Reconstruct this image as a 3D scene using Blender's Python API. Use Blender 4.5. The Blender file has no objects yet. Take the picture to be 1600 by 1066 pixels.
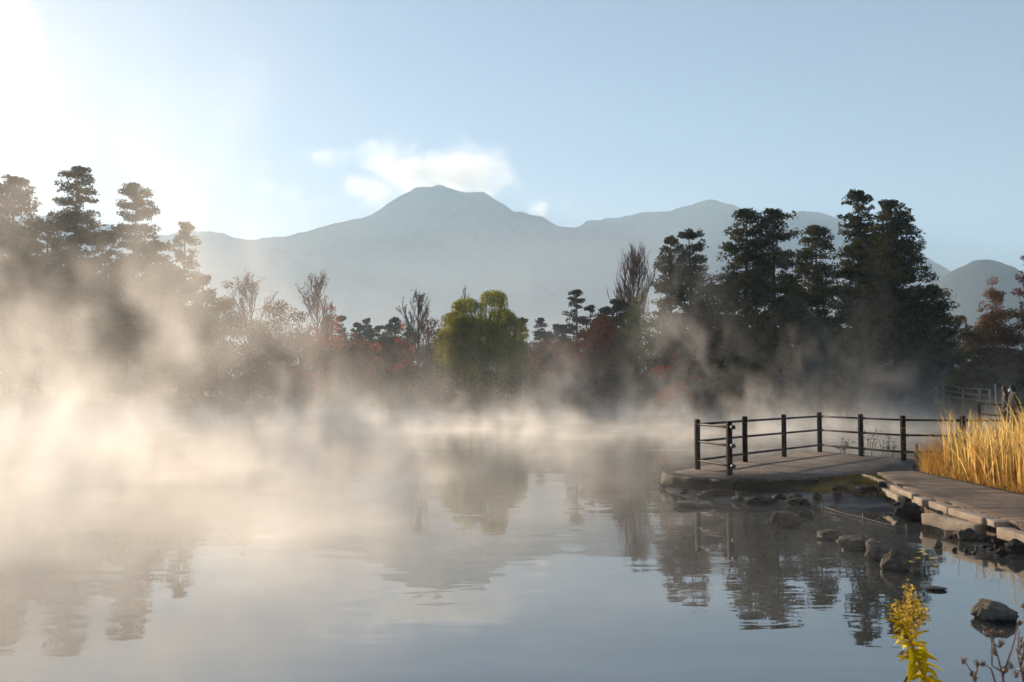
import bpy, bmesh, math, random
import numpy as np
from mathutils import Vector, noise as mnoise

C = bpy.context.scene.collection
R_ = math.radians
PI = math.pi
rng = np.random.default_rng(7)
random.seed(7)

# ------------------------------------------------------------------ camera geometry
F = 1400.0                      # focal length in photo pixels (1600 wide)
CAMZ = 2.19
TILT = math.atan(70.4 / F)
ct, st = math.cos(TILT), math.sin(TILT)

def ray(px, py):
    r = (px - 800.0) / F
    u = (533.0 - py) / F
    return np.array([r, ct - u * st, st + u * ct])

def at(px, py, Y):
    d = ray(px, py)
    return np.array([0, 0, CAMZ]) + d * (Y / d[1])

def ground(px, py, z=0.0):
    d = ray(px, py)
    return np.array([0, 0, CAMZ]) + d * ((z - CAMZ) / d[2])

# ------------------------------------------------------------------ scene helpers
def link(o):
    C.objects.link(o)
    return o

def thing(name, label, cat, loc=(0, 0, 0), rz=0.0, group=None):
    o = bpy.data.objects.new(name, None)
    o.empty_display_size = 0.2
    link(o)
    o.location = [float(v) for v in loc]
    o.rotation_euler = (0, 0, rz)
    o['label'] = label
    o['category'] = cat
    if group:
        o['group'] = group
    return o

def tag(o, label=None, cat=None, group=None, kind=None):
    if label: o['label'] = label
    if cat: o['category'] = cat
    if group: o['group'] = group
    if kind: o['kind'] = kind
    return o

class MB:
    """collects vertices and faces of one mesh"""
    def __init__(s):
        s.v = []; s.f = []; s.n = 0
    def add(s, v, f):
        v = np.asarray(v, float).reshape(-1, 3)
        s.v.append(v)
        f = np.asarray(f, int)
        if f.size:
            s.f.append(f + s.n)
        s.n += len(v)
    def build(s, name, mat, parent=None, smooth=False, loc=None):
        me = bpy.data.meshes.new(name)
        v = np.concatenate(s.v) if s.v else np.zeros((0, 3))
        loops = np.concatenate([f.ravel() for f in s.f]) if s.f else np.zeros(0, int)
        tot = np.concatenate([np.full(len(f), f.shape[1]) for f in s.f]) if s.f else np.zeros(0, int)
        start = np.concatenate([[0], np.cumsum(tot)[:-1]]) if len(tot) else tot
        me.vertices.add(len(v)); me.vertices.foreach_set('co', v.astype(np.float32).ravel())
        me.loops.add(len(loops)); me.loops.foreach_set('vertex_index', loops.astype(np.int32))
        me.polygons.add(len(tot))
        me.polygons.foreach_set('loop_start', start.astype(np.int32))
        me.polygons.foreach_set('loop_total', tot.astype(np.int32))
        if smooth:
            me.polygons.foreach_set('use_smooth', np.ones(len(tot), bool))
        me.update(calc_edges=True)
        me.validate()
        if mat: me.materials.append(mat)
        o = bpy.data.objects.new(name, me)
        link(o)
        if parent: o.parent = parent
        if loc is not None: o.location = [float(x) for x in loc]
        return o

def tube(mb, pts, rad, sides=6, cap=True):
    pts = np.asarray(pts, float)
    n = len(pts)
    rad = np.broadcast_to(np.asarray(rad, float), (n,))
    tan = np.gradient(pts, axis=0)
    tan /= np.linalg.norm(tan, axis=1)[:, None] + 1e-9
    ref = np.array([0, 0, 1.0]) if abs(tan[0][2]) < 0.9 else np.array([1.0, 0, 0])
    vs = []
    a = np.arange(sides) * 2 * PI / sides
    for i in range(n):
        u = np.cross(tan[i], ref); nu = np.linalg.norm(u)
        if nu < 1e-6:
            ref = np.array([0.3, 1.0, 0.2]); u = np.cross(tan[i], ref); nu = np.linalg.norm(u)
        u /= nu
        w = np.cross(tan[i], u)
        vs.append(pts[i] + rad[i] * (np.cos(a)[:, None] * u + np.sin(a)[:, None] * w))
    vs = np.concatenate(vs)
    i = np.arange(n - 1)[:, None] * sides
    j = np.arange(sides)[None, :]
    k = (j + 1) % sides
    q = np.stack([i + j, i + k, i + sides + k, i + sides + j], -1).reshape(-1, 4)
    base = mb.n
    mb.add(vs, q)
    if cap:
        mb.f.append(np.array([[base + (n - 1) * sides + t for t in range(sides)]]))
        mb.f.append(np.array([[base + t for t in range(sides - 1, -1, -1)]]))

def leaves(mb, cen, size, rs, aspect=0.5, up=0.0, axis=None):
    """one small rhombic leaf face per centre"""
    cen = np.asarray(cen, float)
    n = len(cen)
    if n == 0: return
    a = rs.normal(size=(n, 3))
    if axis is not None:
        a = a * (1 - up) + np.asarray(axis) * up * 2
    a /= np.linalg.norm(a, axis=1)[:, None]
    b = rs.normal(size=(n, 3))
    b -= (a * b).sum(1)[:, None] * a
    b /= np.linalg.norm(b, axis=1)[:, None]
    s = np.broadcast_to(size, (n,)) * rs.uniform(0.6, 1.3, n)
    a = a * s[:, None]; b = b * (s * aspect)[:, None]
    v = np.stack([cen - a, cen + b, cen + a, cen - b], 1).reshape(-1, 3)
    mb.add(v, np.arange(4 * n).reshape(n, 4))

def in_ball(n, rs, shell=0.5):
    d = rs.normal(size=(n, 3)); d /= np.linalg.norm(d, axis=1)[:, None]
    r = rs.uniform(shell ** 3, 1, n) ** (1 / 3)
    return d * r[:, None]

def blades(mb, base, h, w, lean, rs, segs=4, curl=0.3):
    """upright tapering grass blades; base (n,3), h (n,), lean (n,2)"""
    n = len(base)
    ang = rs.uniform(0, 2 * PI, n)
    side = np.stack([np.cos(ang), np.sin(ang), np.zeros(n)], 1)
    rows = []
    for k in range(segs + 1):
        t = k / segs
        off = lean * (t * (1 - curl) + curl * t ** 3)[..., None] if np.ndim(t) else lean * (t * (1 - curl) + curl * t ** 3)
        c = base + np.concatenate([off * h[:, None], (h * t * (1 - 0.25 * curl * t * t))[:, None]], 1)
        ww = (w * (1 - t) ** 0.7 * (0.6 + 0.4 * min(1, 3 * (1 - t))) + 0.0008)[:, None]
        rows.append(np.stack([c - side * ww, c + side * ww], 1))
    v = np.stack(rows, 1)                      # n, segs+1, 2, 3
    m = (segs + 1) * 2
    idx = np.arange(n)[:, None, None] * m
    k = np.arange(segs)[None, :, None] * 2
    q = np.concatenate([idx + k, idx + k + 1, idx + k + 3, idx + k + 2], 2).reshape(-1, 4)
    mb.add(v.reshape(-1, 3), q)

def box(mb, cx, cy, cz, sx, sy, sz, rz=0.0, rx=0.0):
    p = np.array([[x, y, z] for z in (-.5, .5) for y in (-.5, .5) for x in (-.5, .5)]) * [sx, sy, sz]
    if rx:
        c, s = math.cos(rx), math.sin(rx); p = p @ np.array([[1, 0, 0], [0, c, s], [0, -s, c]])
    c, s = math.cos(rz), math.sin(rz)
    p = p @ np.array([[c, s, 0], [-s, c, 0], [0, 0, 1]])
    mb.add(p + [cx, cy, cz], [[0, 2, 3, 1], [4, 5, 7, 6], [0, 1, 5, 4], [2, 6, 7, 3], [0, 4, 6, 2], [1, 3, 7, 5]])

def bevel(o, w, seg=2):
    m = o.modifiers.new('bevel', 'BEVEL'); m.width = w; m.segments = seg; m.limit_method = 'ANGLE'
    return o

# ------------------------------------------------------------------ materials
def new_mat(name):
    m = bpy.data.materials.new(name)
    m.use_nodes = True
    nt = m.node_tree
    nt.nodes.clear()
    out = nt.nodes.new('ShaderNodeOutputMaterial')
    return m, nt, out

def nd(nt, typ, **kw):
    n = nt.nodes.new(typ)
    for k, v in kw.items():
        if k.startswith('i_'):
            key = k[2:].replace('_', ' ')
            n.inputs[key].default_value = v
        else:
            setattr(n, k, v)
    return n

def ramp(nt, stops):
    r = nt.nodes.new('ShaderNodeValToRGB')
    e = r.color_ramp.elements
    while len(e) < len(stops): e.new(0.5)
    for el, (p, c) in zip(e, stops):
        el.position = p
        el.color = (*c, 1) if len(c) == 3 else c
    return r

def leaf_mat(name, cols, transl=0.35, scale=0.5):
    m, nt, out = new_mat(name)
    L = nt.links.new
    tc = nd(nt, 'ShaderNodeTexCoord')
    no = nd(nt, 'ShaderNodeTexNoise', i_Scale=scale, i_Detail=3.0)
    L(tc.outputs['Object'], no.inputs['Vector'])
    geo = nd(nt, 'ShaderNodeNewGeometry')
    oi = nd(nt, 'ShaderNodeObjectInfo')
    mx = nd(nt, 'ShaderNodeMath', operation='MULTIPLY_ADD')
    L(geo.outputs['Random Per Island'], mx.inputs[0]); mx.inputs[1].default_value = 0.45
    sb = nd(nt, 'ShaderNodeMath', operation='MULTIPLY_ADD')
    L(no.outputs['Fac'], sb.inputs[0]); sb.inputs[1].default_value = 1.6; sb.inputs[2].default_value = -0.52
    L(sb.outputs[0], mx.inputs[2])
    n = len(cols)
    rp = ramp(nt, [(i / max(1, n - 1), c) for i, c in enumerate(cols)])
    L(mx.outputs[0], rp.inputs[0])
    hs = nd(nt, 'ShaderNodeHueSaturation')
    vv = nd(nt, 'ShaderNodeMath', operation='MULTIPLY_ADD')
    L(oi.outputs['Random'], vv.inputs[0]); vv.inputs[1].default_value = 0.4; vv.inputs[2].default_value = 0.8
    L(vv.outputs[0], hs.inputs['Value'])
    L(rp.outputs[0], hs.inputs['Color'])
    d = nd(nt, 'ShaderNodeBsdfDiffuse'); t = nd(nt, 'ShaderNodeBsdfTranslucent')
    ms = nd(nt, 'ShaderNodeMixShader'); ms.inputs[0].default_value = transl
    L(hs.outputs[0], d.inputs['Color']); L(hs.outputs[0], t.inputs['Color'])
    L(d.outputs[0], ms.inputs[1]); L(t.outputs[0], ms.inputs[2])
    L(ms.outputs[0], out.inputs['Surface'])
    return m

def solid_mat(name, cols, scale=4.0, rough=0.8, bump=0.3, dist=0.02, stretch=(1, 1, 1), detail=6.0, spec=0.3, scale2=None, wet=False):
    m, nt, out = new_mat(name)
    L = nt.links.new
    tc = nd(nt, 'ShaderNodeTexCoord')
    mp = nd(nt, 'ShaderNodeMapping'); mp.inputs['Scale'].default_value = stretch
    L(tc.outputs['Object'], mp.inputs['Vector'])
    no = nd(nt, 'ShaderNodeTexNoise', i_Scale=scale, i_Detail=detail, i_Roughness=0.65)
    L(mp.outputs[0], no.inputs['Vector'])
    n2 = nd(nt, 'ShaderNodeTexNoise', i_Scale=scale2 or scale * 9, i_Detail=4.0, i_Roughness=0.6)
    L(mp.outputs[0], n2.inputs['Vector'])
    mm = nd(nt, 'ShaderNodeMath', operation='MULTIPLY_ADD')
    L(n2.outputs['Fac'], mm.inputs[0]); mm.inputs[1].default_value = 0.7
    sb = nd(nt, 'ShaderNodeMath', operation='MULTIPLY_ADD')
    L(no.outputs['Fac'], sb.inputs[0]); sb.inputs[1].default_value = 1.3; sb.inputs[2].default_value = -0.5
    L(sb.outputs[0], mm.inputs[2])
    n = len(cols)
    rp = ramp(nt, [(0.1 + 0.8 * i / max(1, n - 1), c) for i, c in enumerate(cols)])
    L(mm.outputs[0], rp.inputs[0])
    b = nd(nt, 'ShaderNodeBsdfPrincipled')
    b.inputs['Roughness'].default_value = rough
    b.inputs['Specular IOR Level'].default_value = spec
    if wet:                                   # dark damp band just above the water, with a wavering edge
        geo = nd(nt, 'ShaderNodeNewGeometry'); sx = nd(nt, 'ShaderNodeSeparateXYZ'); L(geo.outputs['Position'], sx.inputs[0])
        zz = nd(nt, 'ShaderNodeMath', operation='MULTIPLY_ADD'); L(no.outputs['Fac'], zz.inputs[0]); zz.inputs[1].default_value = -0.08; L(sx.outputs[2], zz.inputs[2])
        mr = nd(nt, 'ShaderNodeMapRange'); mr.inputs[1].default_value = -0.02; mr.inputs[2].default_value = 0.03; mr.inputs[3].default_value = 0.3
        L(zz.outputs[0], mr.inputs[0])
        mu = nd(nt, 'ShaderNodeMix', data_type='RGBA', blend_type='MULTIPLY'); mu.inputs[0].default_value = 1.0
        L(rp.outputs[0], mu.inputs[6]); L(mr.outputs[0], mu.inputs[7]); L(mu.outputs[2], b.inputs['Base Color'])
        rr_ = nd(nt, 'ShaderNodeMapRange'); rr_.inputs[1].default_value = -0.02; rr_.inputs[2].default_value = 0.03; rr_.inputs[3].default_value = 0.25; rr_.inputs[4].default_value = rough
        L(zz.outputs[0], rr_.inputs[0]); L(rr_.outputs[0], b.inputs['Roughness'])
    else:
        L(rp.outputs[0], b.inputs['Base Color'])
    bp = nd(nt, 'ShaderNodeBump'); bp.inputs['Strength'].default_value = bump; bp.inputs['Distance'].default_value = dist
    L(mm.outputs[0], bp.inputs['Height'])
    L(bp.outputs[0], b.inputs['Normal'])
    L(b.outputs[0], out.inputs['Surface'])
    return m

M = {}
M['cedar'] = leaf_mat('cedar_foliage', [(0.024, 0.026, 0.012), (0.045, 0.046, 0.019), (0.08, 0.07, 0.027), (0.12, 0.094, 0.038)], 0.4)
M['cedar_grey'] = leaf_mat('cedar_foliage_grey', [(0.035, 0.035, 0.022), (0.06, 0.056, 0.032), (0.095, 0.08, 0.045)], 0.25)
M['conifer_blue'] = leaf_mat('far_conifer_foliage', [(0.02, 0.035, 0.028), (0.035, 0.055, 0.04), (0.05, 0.07, 0.045)], 0.25)
M['willow'] = leaf_mat('willow_foliage', [(0.09, 0.13, 0.02), (0.22, 0.25, 0.03), (0.4, 0.36, 0.04), (0.55, 0.42, 0.05)], 0.58)
M['yellowgreen'] = leaf_mat('yellow_green_foliage', [(0.06, 0.085, 0.02), (0.12, 0.14, 0.03), (0.2, 0.18, 0.04)], 0.45)
M['red'] = leaf_mat('red_maple_foliage', [(0.18, 0.035, 0.022), (0.34, 0.065, 0.035), (0.42, 0.12, 0.06)], 0.5)
M['darkred'] = leaf_mat('dark_red_maple_foliage', [(0.05, 0.02, 0.014), (0.09, 0.03, 0.018), (0.14, 0.045, 0.025), (0.1, 0.055, 0.025)], 0.35)
M['orange'] = leaf_mat('orange_maple_foliage', [(0.28, 0.07, 0.025), (0.42, 0.13, 0.04), (0.5, 0.2, 0.07)], 0.45)
M['rust'] = leaf_mat('rust_brown_foliage', [(0.10, 0.055, 0.03), (0.2, 0.11, 0.06), (0.34, 0.2, 0.12)], 0.4)
M['brown'] = leaf_mat('brown_autumn_foliage', [(0.03, 0.03, 0.014), (0.07, 0.05, 0.022), (0.12, 0.065, 0.03), (0.1, 0.09, 0.03)], 0.35)
M['redbrown'] = leaf_mat('red_brown_foliage', [(0.035, 0.025, 0.014), (0.07, 0.04, 0.02), (0.13, 0.055, 0.03), (0.09, 0.06, 0.025)], 0.35)
M['pinkbrown'] = leaf_mat('pinkish_brown_foliage', [(0.09, 0.05, 0.045), (0.16, 0.09, 0.075), (0.24, 0.14, 0.11)], 0.4)
M['bush'] = leaf_mat('dark_bush_foliage', [(0.016, 0.02, 0.012), (0.03, 0.034, 0.018), (0.05, 0.05, 0.022)], 0.25)
M['bark'] = solid_mat('bark', [(0.03, 0.022, 0.016), (0.07, 0.055, 0.04)], 3, 0.9, 0.6, 0.03, (1, 1, 0.25))
M['bark_grey'] = solid_mat('pale_bark', [(0.12, 0.09, 0.075), (0.2, 0.15, 0.125)], 3, 0.9, 0.4, 0.02, (1, 1, 0.25))
M['bark_red'] = solid_mat('reddish_twig_bark', [(0.16, 0.085, 0.075), (0.26, 0.15, 0.13)], 3, 0.9, 0.3, 0.02)
M['hill'] = solid_mat('forested_slope', [(0.025, 0.028, 0.024), (0.05, 0.05, 0.04), (0.09, 0.075, 0.055)], 0.004, 1.0, 0.4, 25.0, scale2=0.03, spec=0.0)
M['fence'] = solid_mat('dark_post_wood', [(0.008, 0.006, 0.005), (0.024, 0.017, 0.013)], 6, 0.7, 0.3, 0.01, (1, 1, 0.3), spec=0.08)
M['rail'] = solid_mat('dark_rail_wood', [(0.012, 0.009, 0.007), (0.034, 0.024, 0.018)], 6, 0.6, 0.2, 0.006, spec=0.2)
M['palewood'] = solid_mat('weathered_pale_wood', [(0.5, 0.45, 0.38), (0.72, 0.66, 0.56)], 6, 0.8, 0.3, 0.01)
M['greywood'] = solid_mat('weathered_grey_wood', [(0.2, 0.18, 0.165), (0.34, 0.31, 0.28)], 6, 0.8, 0.3, 0.01)
M['dark_rough'] = solid_mat('dark_rough_wood', [(0.02, 0.016, 0.013), (0.05, 0.04, 0.034)], 6, 0.95, 0.2, 0.006, spec=0.05)
M['iron'] = solid_mat('black_iron', [(0.012, 0.011, 0.01), (0.03, 0.027, 0.024)], 20, 0.5, 0.2, 0.003, spec=0.5)
M['rock'] = solid_mat('brown_grey_rock', [(0.02, 0.016, 0.012), (0.075, 0.056, 0.04), (0.2, 0.155, 0.115)], 5, 0.85, 0.9, 0.03, wet=True)
M['rock_pale'] = solid_mat('pale_grey_rock', [(0.05, 0.042, 0.035), (0.15, 0.125, 0.1), (0.32, 0.27, 0.22)], 5, 0.9, 1.0, 0.05, wet=True)
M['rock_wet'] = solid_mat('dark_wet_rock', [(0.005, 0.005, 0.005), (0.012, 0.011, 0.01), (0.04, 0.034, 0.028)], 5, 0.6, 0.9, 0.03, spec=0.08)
M['kerb'] = solid_mat('pale_kerb_stone', [(0.16, 0.115, 0.08), (0.33, 0.25, 0.18), (0.48, 0.38, 0.28)], 3, 0.85, 0.5, 0.012)
M['dried'] = solid_mat('dried_stem', [(0.2, 0.11, 0.085), (0.36, 0.22, 0.17)], 30, 0.7, 0.2, 0.002)
M['husk'] = solid_mat('seed_husk', [(0.2, 0.1, 0.06), (0.38, 0.22, 0.14)], 60, 0.75, 0.2, 0.002)
M['fluff'] = solid_mat('seed_fluff', [(0.5, 0.42, 0.36), (0.7, 0.62, 0.56)], 60, 0.9, 0.2, 0.002)
M['weed'] = solid_mat('dark_weed_stem', [(0.04, 0.028, 0.025), (0.09, 0.06, 0.055)], 30, 0.8, 0.1, 0.002)
M['reed'] = leaf_mat('golden_reed_blade', [(0.5, 0.28, 0.07), (0.74, 0.47, 0.13), (0.86, 0.62, 0.26), (0.76, 0.56, 0.12)], 0.72, 0.9)
M['grass'] = leaf_mat('brown_gold_grass', [(0.2, 0.1, 0.025), (0.4, 0.2, 0.045), (0.56, 0.32, 0.08), (0.34, 0.3, 0.06)], 0.45, 1.3)
M['greengrass'] = leaf_mat('olive_grass', [(0.06, 0.06, 0.015), (0.12, 0.11, 0.025), (0.2, 0.16, 0.04)], 0.45, 1.3)
M['moss'] = leaf_mat('moss', [(0.03, 0.035, 0.01), (0.09, 0.075, 0.016), (0.2, 0.13, 0.03)], 0.3, 2.0)
M['goldleaf'] = leaf_mat('goldenrod_leaf', [(0.4, 0.38, 0.015), (0.72, 0.58, 0.02), (0.85, 0.64, 0.035), (0.46, 0.5, 0.025)], 0.65, 14)
M['goldflower'] = leaf_mat('goldenrod_flower', [(0.46, 0.28, 0.025), (0.68, 0.46, 0.06), (0.76, 0.58, 0.2)], 0.6, 30)
M['goldstem'] = solid_mat('goldenrod_stem', [(0.3, 0.2, 0.06), (0.42, 0.3, 0.12)], 40, 0.7, 0.1, 0.002)
M['deadleaf'] = leaf_mat('brown_dead_leaf', [(0.1, 0.03, 0.015), (0.2, 0.07, 0.02)], 0.3, 20)
M['darkleaf'] = leaf_mat('dark_red_leaf', [(0.12, 0.01, 0.01), (0.16, 0.02, 0.012)], 0.3, 20)
M['floatleaf'] = leaf_mat('yellow_fallen_leaf', [(0.5, 0.38, 0.08), (0.6, 0.5, 0.16)], 0.2, 20)
M['jacket_grey'] = solid_mat('charcoal_jacket', [(0.02, 0.021, 0.026), (0.045, 0.045, 0.052)], 12, 0.85, 0.3, 0.01)
M['jacket_black'] = solid_mat('black_jacket', [(0.012, 0.011, 0.012), (0.03, 0.027, 0.027)], 12, 0.85, 0.3, 0.01)
M['trousers'] = solid_mat('dark_trousers', [(0.02, 0.02, 0.025), (0.035, 0.035, 0.04)], 12, 0.85, 0.3, 0.01)
M['skin'] = solid_mat('skin', [(0.42, 0.25, 0.18), (0.5, 0.31, 0.23)], 12, 0.6, 0.1, 0.002)
M['hair_dark'] = solid_mat('dark_hair', [(0.012, 0.009, 0.008), (0.025, 0.018, 0.015)], 40, 0.5, 0.4, 0.004)
M['hair_brown'] = solid_mat('brown_hair', [(0.05, 0.022, 0.016), (0.09, 0.04, 0.03)], 40, 0.5, 0.4, 0.004)
M['mask'] = solid_mat('white_cloth', [(0.65, 0.65, 0.65), (0.75, 0.75, 0.75)], 40, 0.8, 0.1, 0.002)
M['wire'] = solid_mat('pale_pole', [(0.16, 0.15, 0.13), (0.24, 0.22, 0.2)], 20, 0.6, 0.1, 0.002)

# aggregate concrete of the deck, stone flags of the path
def deck_mat():
    m, nt, out = new_mat('aggregate_concrete')
    L = nt.links.new
    tc = nd(nt, 'ShaderNodeTexCoord')
    vo = nd(nt, 'ShaderNodeTexVoronoi', i_Scale=26.0)
    L(tc.outputs['Object'], vo.inputs['Vector'])
    no = nd(nt, 'ShaderNodeTexNoise', i_Scale=1.1, i_Detail=9.0, i_Roughness=0.7)
    L(tc.outputs['Object'], no.inputs['Vector'])
    rp = ramp(nt, [(0.0, (0.04, 0.028, 0.021)), (0.5, (0.105, 0.075, 0.057)), (1.0, (0.22, 0.16, 0.125))])
    sp = nd(nt, 'ShaderNodeSeparateColor'); L(vo.outputs['Color'], sp.inputs[0])
    mm = nd(nt, 'ShaderNodeMath', operation='MULTIPLY_ADD'); L(sp.outputs[0], mm.inputs[0]); mm.inputs[1].default_value = 0.6
    n2 = nd(nt, 'ShaderNodeMath', operation='MULTIPLY_ADD'); L(no.outputs['Fac'], n2.inputs[0]); n2.inputs[1].default_value = 2.4; n2.inputs[2].default_value = -1.05
    L(n2.outputs[0], mm.inputs[2]); L(mm.outputs[0], rp.inputs[0])
    b = nd(nt, 'ShaderNodeBsdfPrincipled'); b.inputs['Roughness'].default_value = 0.85
    L(rp.outputs[0], b.inputs['Base Color'])
    bp = nd(nt, 'ShaderNodeBump'); bp.inputs['Strength'].default_value = 0.9; bp.inputs['Distance'].default_value = 0.012
    L(vo.outputs['Distance'], bp.inputs['Height']); bp.invert = True
    L(bp.outputs[0], b.inputs['Normal'])
    L(b.outputs[0], out.inputs['Surface'])
    return m
M['deck'] = deck_mat()
def path_mat():
    m, nt, out = new_mat('worn_path_boards')
    L = nt.links.new
    tc = nd(nt, 'ShaderNodeTexCoord')
    br = nd(nt, 'ShaderNodeTexBrick', offset=0.37)
    br.inputs['Scale'].default_value = 1.0; br.inputs['Brick Width'].default_value = 1.15; br.inputs['Row Height'].default_value = 0.24
    br.inputs['Mortar Size'].default_value = 0.012; br.inputs['Mortar Smooth'].default_value = 0.4; br.inputs['Bias'].default_value = 0.0
    br.inputs['Color1'].default_value = (0.13, 0.098, 0.078, 1); br.inputs['Color2'].default_value = (0.27, 0.21, 0.168, 1); br.inputs['Mortar'].default_value = (0.02, 0.016, 0.012, 1)
    L(tc.outputs['Object'], br.inputs['Vector'])
    mp = nd(nt, 'ShaderNodeMapping'); mp.inputs['Scale'].default_value = (0.5, 3.0, 1); L(tc.outputs['Object'], mp.inputs['Vector'])
    n1 = nd(nt, 'ShaderNodeTexNoise', i_Scale=3.0, i_Detail=8.0, i_Roughness=0.7); L(mp.outputs[0], n1.inputs['Vector'])
    n2 = nd(nt, 'ShaderNodeTexNoise', i_Scale=0.8, i_Detail=6.0, i_Roughness=0.65); L(tc.outputs['Object'], n2.inputs['Vector'])
    r1 = ramp(nt, [(0.3, (0.45, 0.42, 0.4)), (0.7, (1.25, 1.2, 1.15))]); L(n1.outputs['Fac'], r1.inputs[0])
    r2 = ramp(nt, [(0.35, (0.5, 0.47, 0.43)), (0.6, (1.1, 1.08, 1.05))]); L(n2.outputs['Fac'], r2.inputs[0])
    a = nd(nt, 'ShaderNodeMix', data_type='RGBA', blend_type='MULTIPLY'); a.inputs[0].default_value = 1.0
    b_ = nd(nt, 'ShaderNodeMix', data_type='RGBA', blend_type='MULTIPLY'); b_.inputs[0].default_value = 1.0
    L(br.outputs['Color'], a.inputs[6]); L(r1.outputs[0], a.inputs[7]); L(a.outputs[2], b_.inputs[6]); L(r2.outputs[0], b_.inputs[7])
    b = nd(nt, 'ShaderNodeBsdfPrincipled'); b.inputs['Roughness'].default_value = 0.85; b.inputs['Specular IOR Level'].default_value = 0.2
    L(b_.outputs[2], b.inputs['Base Color'])
    ad = nd(nt, 'ShaderNodeMath', operation='MULTIPLY_ADD'); L(br.outputs['Fac'], ad.inputs[0]); ad.inputs[1].default_value = -1.5; L(n1.outputs['Fac'], ad.inputs[2])
    bp = nd(nt, 'ShaderNodeBump'); bp.inputs['Strength'].default_value = 0.8; bp.inputs['Distance'].default_value = 0.01
    L(ad.outputs[0], bp.inputs['Height']); L(bp.outputs[0], b.inputs['Normal']); L(b.outputs[0], out.inputs['Surface'])
    return m
M['path'] = path_mat()

def ground_mat():
    m, nt, out = new_mat('earth')
    L = nt.links.new
    geo = nd(nt, 'ShaderNodeNewGeometry')
    sx = nd(nt, 'ShaderNodeSeparateXYZ'); L(geo.outputs['Position'], sx.inputs[0])
    no = nd(nt, 'ShaderNodeTexNoise', i_Scale=1.3, i_Detail=8.0, i_Roughness=0.7); L(geo.outputs['Position'], no.inputs['Vector'])
    dry = ramp(nt, [(0.3, (0.045, 0.03, 0.014)), (0.5, (0.1, 0.065, 0.028)), (0.7, (0.09, 0.08, 0.03))])
    wet = ramp(nt, [(0.3, (0.007, 0.0065, 0.0065)), (0.55, (0.018, 0.016, 0.015)), (0.75, (0.06, 0.045, 0.035))])
    L(no.outputs['Fac'], dry.inputs[0]); L(no.outputs['Fac'], wet.inputs[0])
    mr = nd(nt, 'ShaderNodeMapRange'); mr.inputs[1].default_value = 0.12; mr.inputs[2].default_value = 0.26
    L(sx.outputs[2], mr.inputs[0])
    mx = nd(nt, 'ShaderNodeMix', data_type='RGBA')
    L(mr.outputs[0], mx.inputs[0]); L(wet.outputs[0], mx.inputs[6]); L(dry.outputs[0], mx.inputs[7])
    b = nd(nt, 'ShaderNodeBsdfPrincipled'); b.inputs['Specular IOR Level'].default_value = 0.15
    L(mx.outputs[2], b.inputs['Base Color'])
    r2 = nd(nt, 'ShaderNodeMapRange'); r2.inputs[3].default_value = 0.4; r2.inputs[4].default_value = 0.95
    L(mr.outputs[0], r2.inputs[0]); L(r2.outputs[0], b.inputs['Roughness'])
    bp = nd(nt, 'ShaderNodeBump'); bp.inputs['Strength'].default_value = 0.8; bp.inputs['Distance'].default_value = 0.05
    L(no.outputs['Fac'], bp.inputs['Height']); L(bp.outputs[0], b.inputs['Normal'])
    L(b.outputs[0], out.inputs['Surface'])
    return m
M['ground'] = ground_mat()

def water_mat():
    m, nt, out = new_mat('lake_water')
    L = nt.links.new
    geo = nd(nt, 'ShaderNodeNewGeometry')
    def wave(sc, scale, detail, dist):
        mp = nd(nt, 'ShaderNodeMapping'); mp.inputs['Scale'].default_value = sc
        L(geo.outputs['Position'], mp.inputs['Vector'])
        n = nd(nt, 'ShaderNodeTexNoise', i_Scale=scale, i_Detail=detail, i_Roughness=0.5, i_Distortion=0.6)
        L(mp.outputs[0], n.inputs['Vector'])
        return n
    n1 = wave((0.3, 1.0, 1), 0.55, 2.0, 0)
    n2 = wave((0.4, 1.0, 1), 2.4, 2.0, 0)
    a1 = nd(nt, 'ShaderNodeMath', operation='MULTIPLY_ADD'); L(n2.outputs['Fac'], a1.inputs[0]); a1.inputs[1].default_value = WAVE2
    a0 = nd(nt, 'ShaderNodeMath', operation='MULTIPLY'); L(n1.outputs['Fac'], a0.inputs[0]); a0.inputs[1].default_value = WAVE1
    L(a0.outputs[0], a1.inputs[2])
    bp = nd(nt, 'ShaderNodeBump'); bp.inputs['Strength'].default_value = 1.0; bp.inputs['Distance'].default_value = 1.0
    L(a1.outputs[0], bp.inputs['Height'])
    b = nd(nt, 'ShaderNodeBsdfPrincipled')
    b.inputs['Base Color'].default_value = (0.04, 0.042, 0.042, 1)
    b.inputs['Roughness'].default_value = 0.015
    b.inputs['IOR'].default_value = 3.0
    L(bp.outputs[0], b.inputs['Normal'])
    L(b.outputs[0], out.inputs['Surface'])
    return m
WAVE1, WAVE2 = 0.012, 0.0019
M['water'] = water_mat()

# ------------------------------------------------------------------ terrain, lake
LAKE = np.array([
    (-45, -8), (-20, 0), (-8, 2.2), (0, 2.7), (2.6, 3.1), (4.2, 4.4), (5.3, 6.2), (6.2, 8.4), (6.7, 10.2), (6.45, 11.2), (6.2, 11.8), (6.25, 12.8),
    (6.95, 14.3), (7.1, 15.5), (6.0, 15.9), (4.9, 16.6), (3.9, 16.9), (3.25, 17.9), (3.05, 19.8), (3.5, 20.9), (5.6, 22.8), (8.4, 26.0),
    (9.3, 25.9), (10.3, 23.3), (12.5, 23.0), (14.8, 23.2), (16.8, 26), (17.6, 30), (19.2, 36), (23.5, 46), (29.5, 58),
    (32, 66), (29, 73), (20, 78), (8, 81), (-4, 82), (-14, 81), (-24, 81), (-36, 82), (-48, 80), (-58, 70), (-60, 45), (-58, 20)], float)

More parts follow.
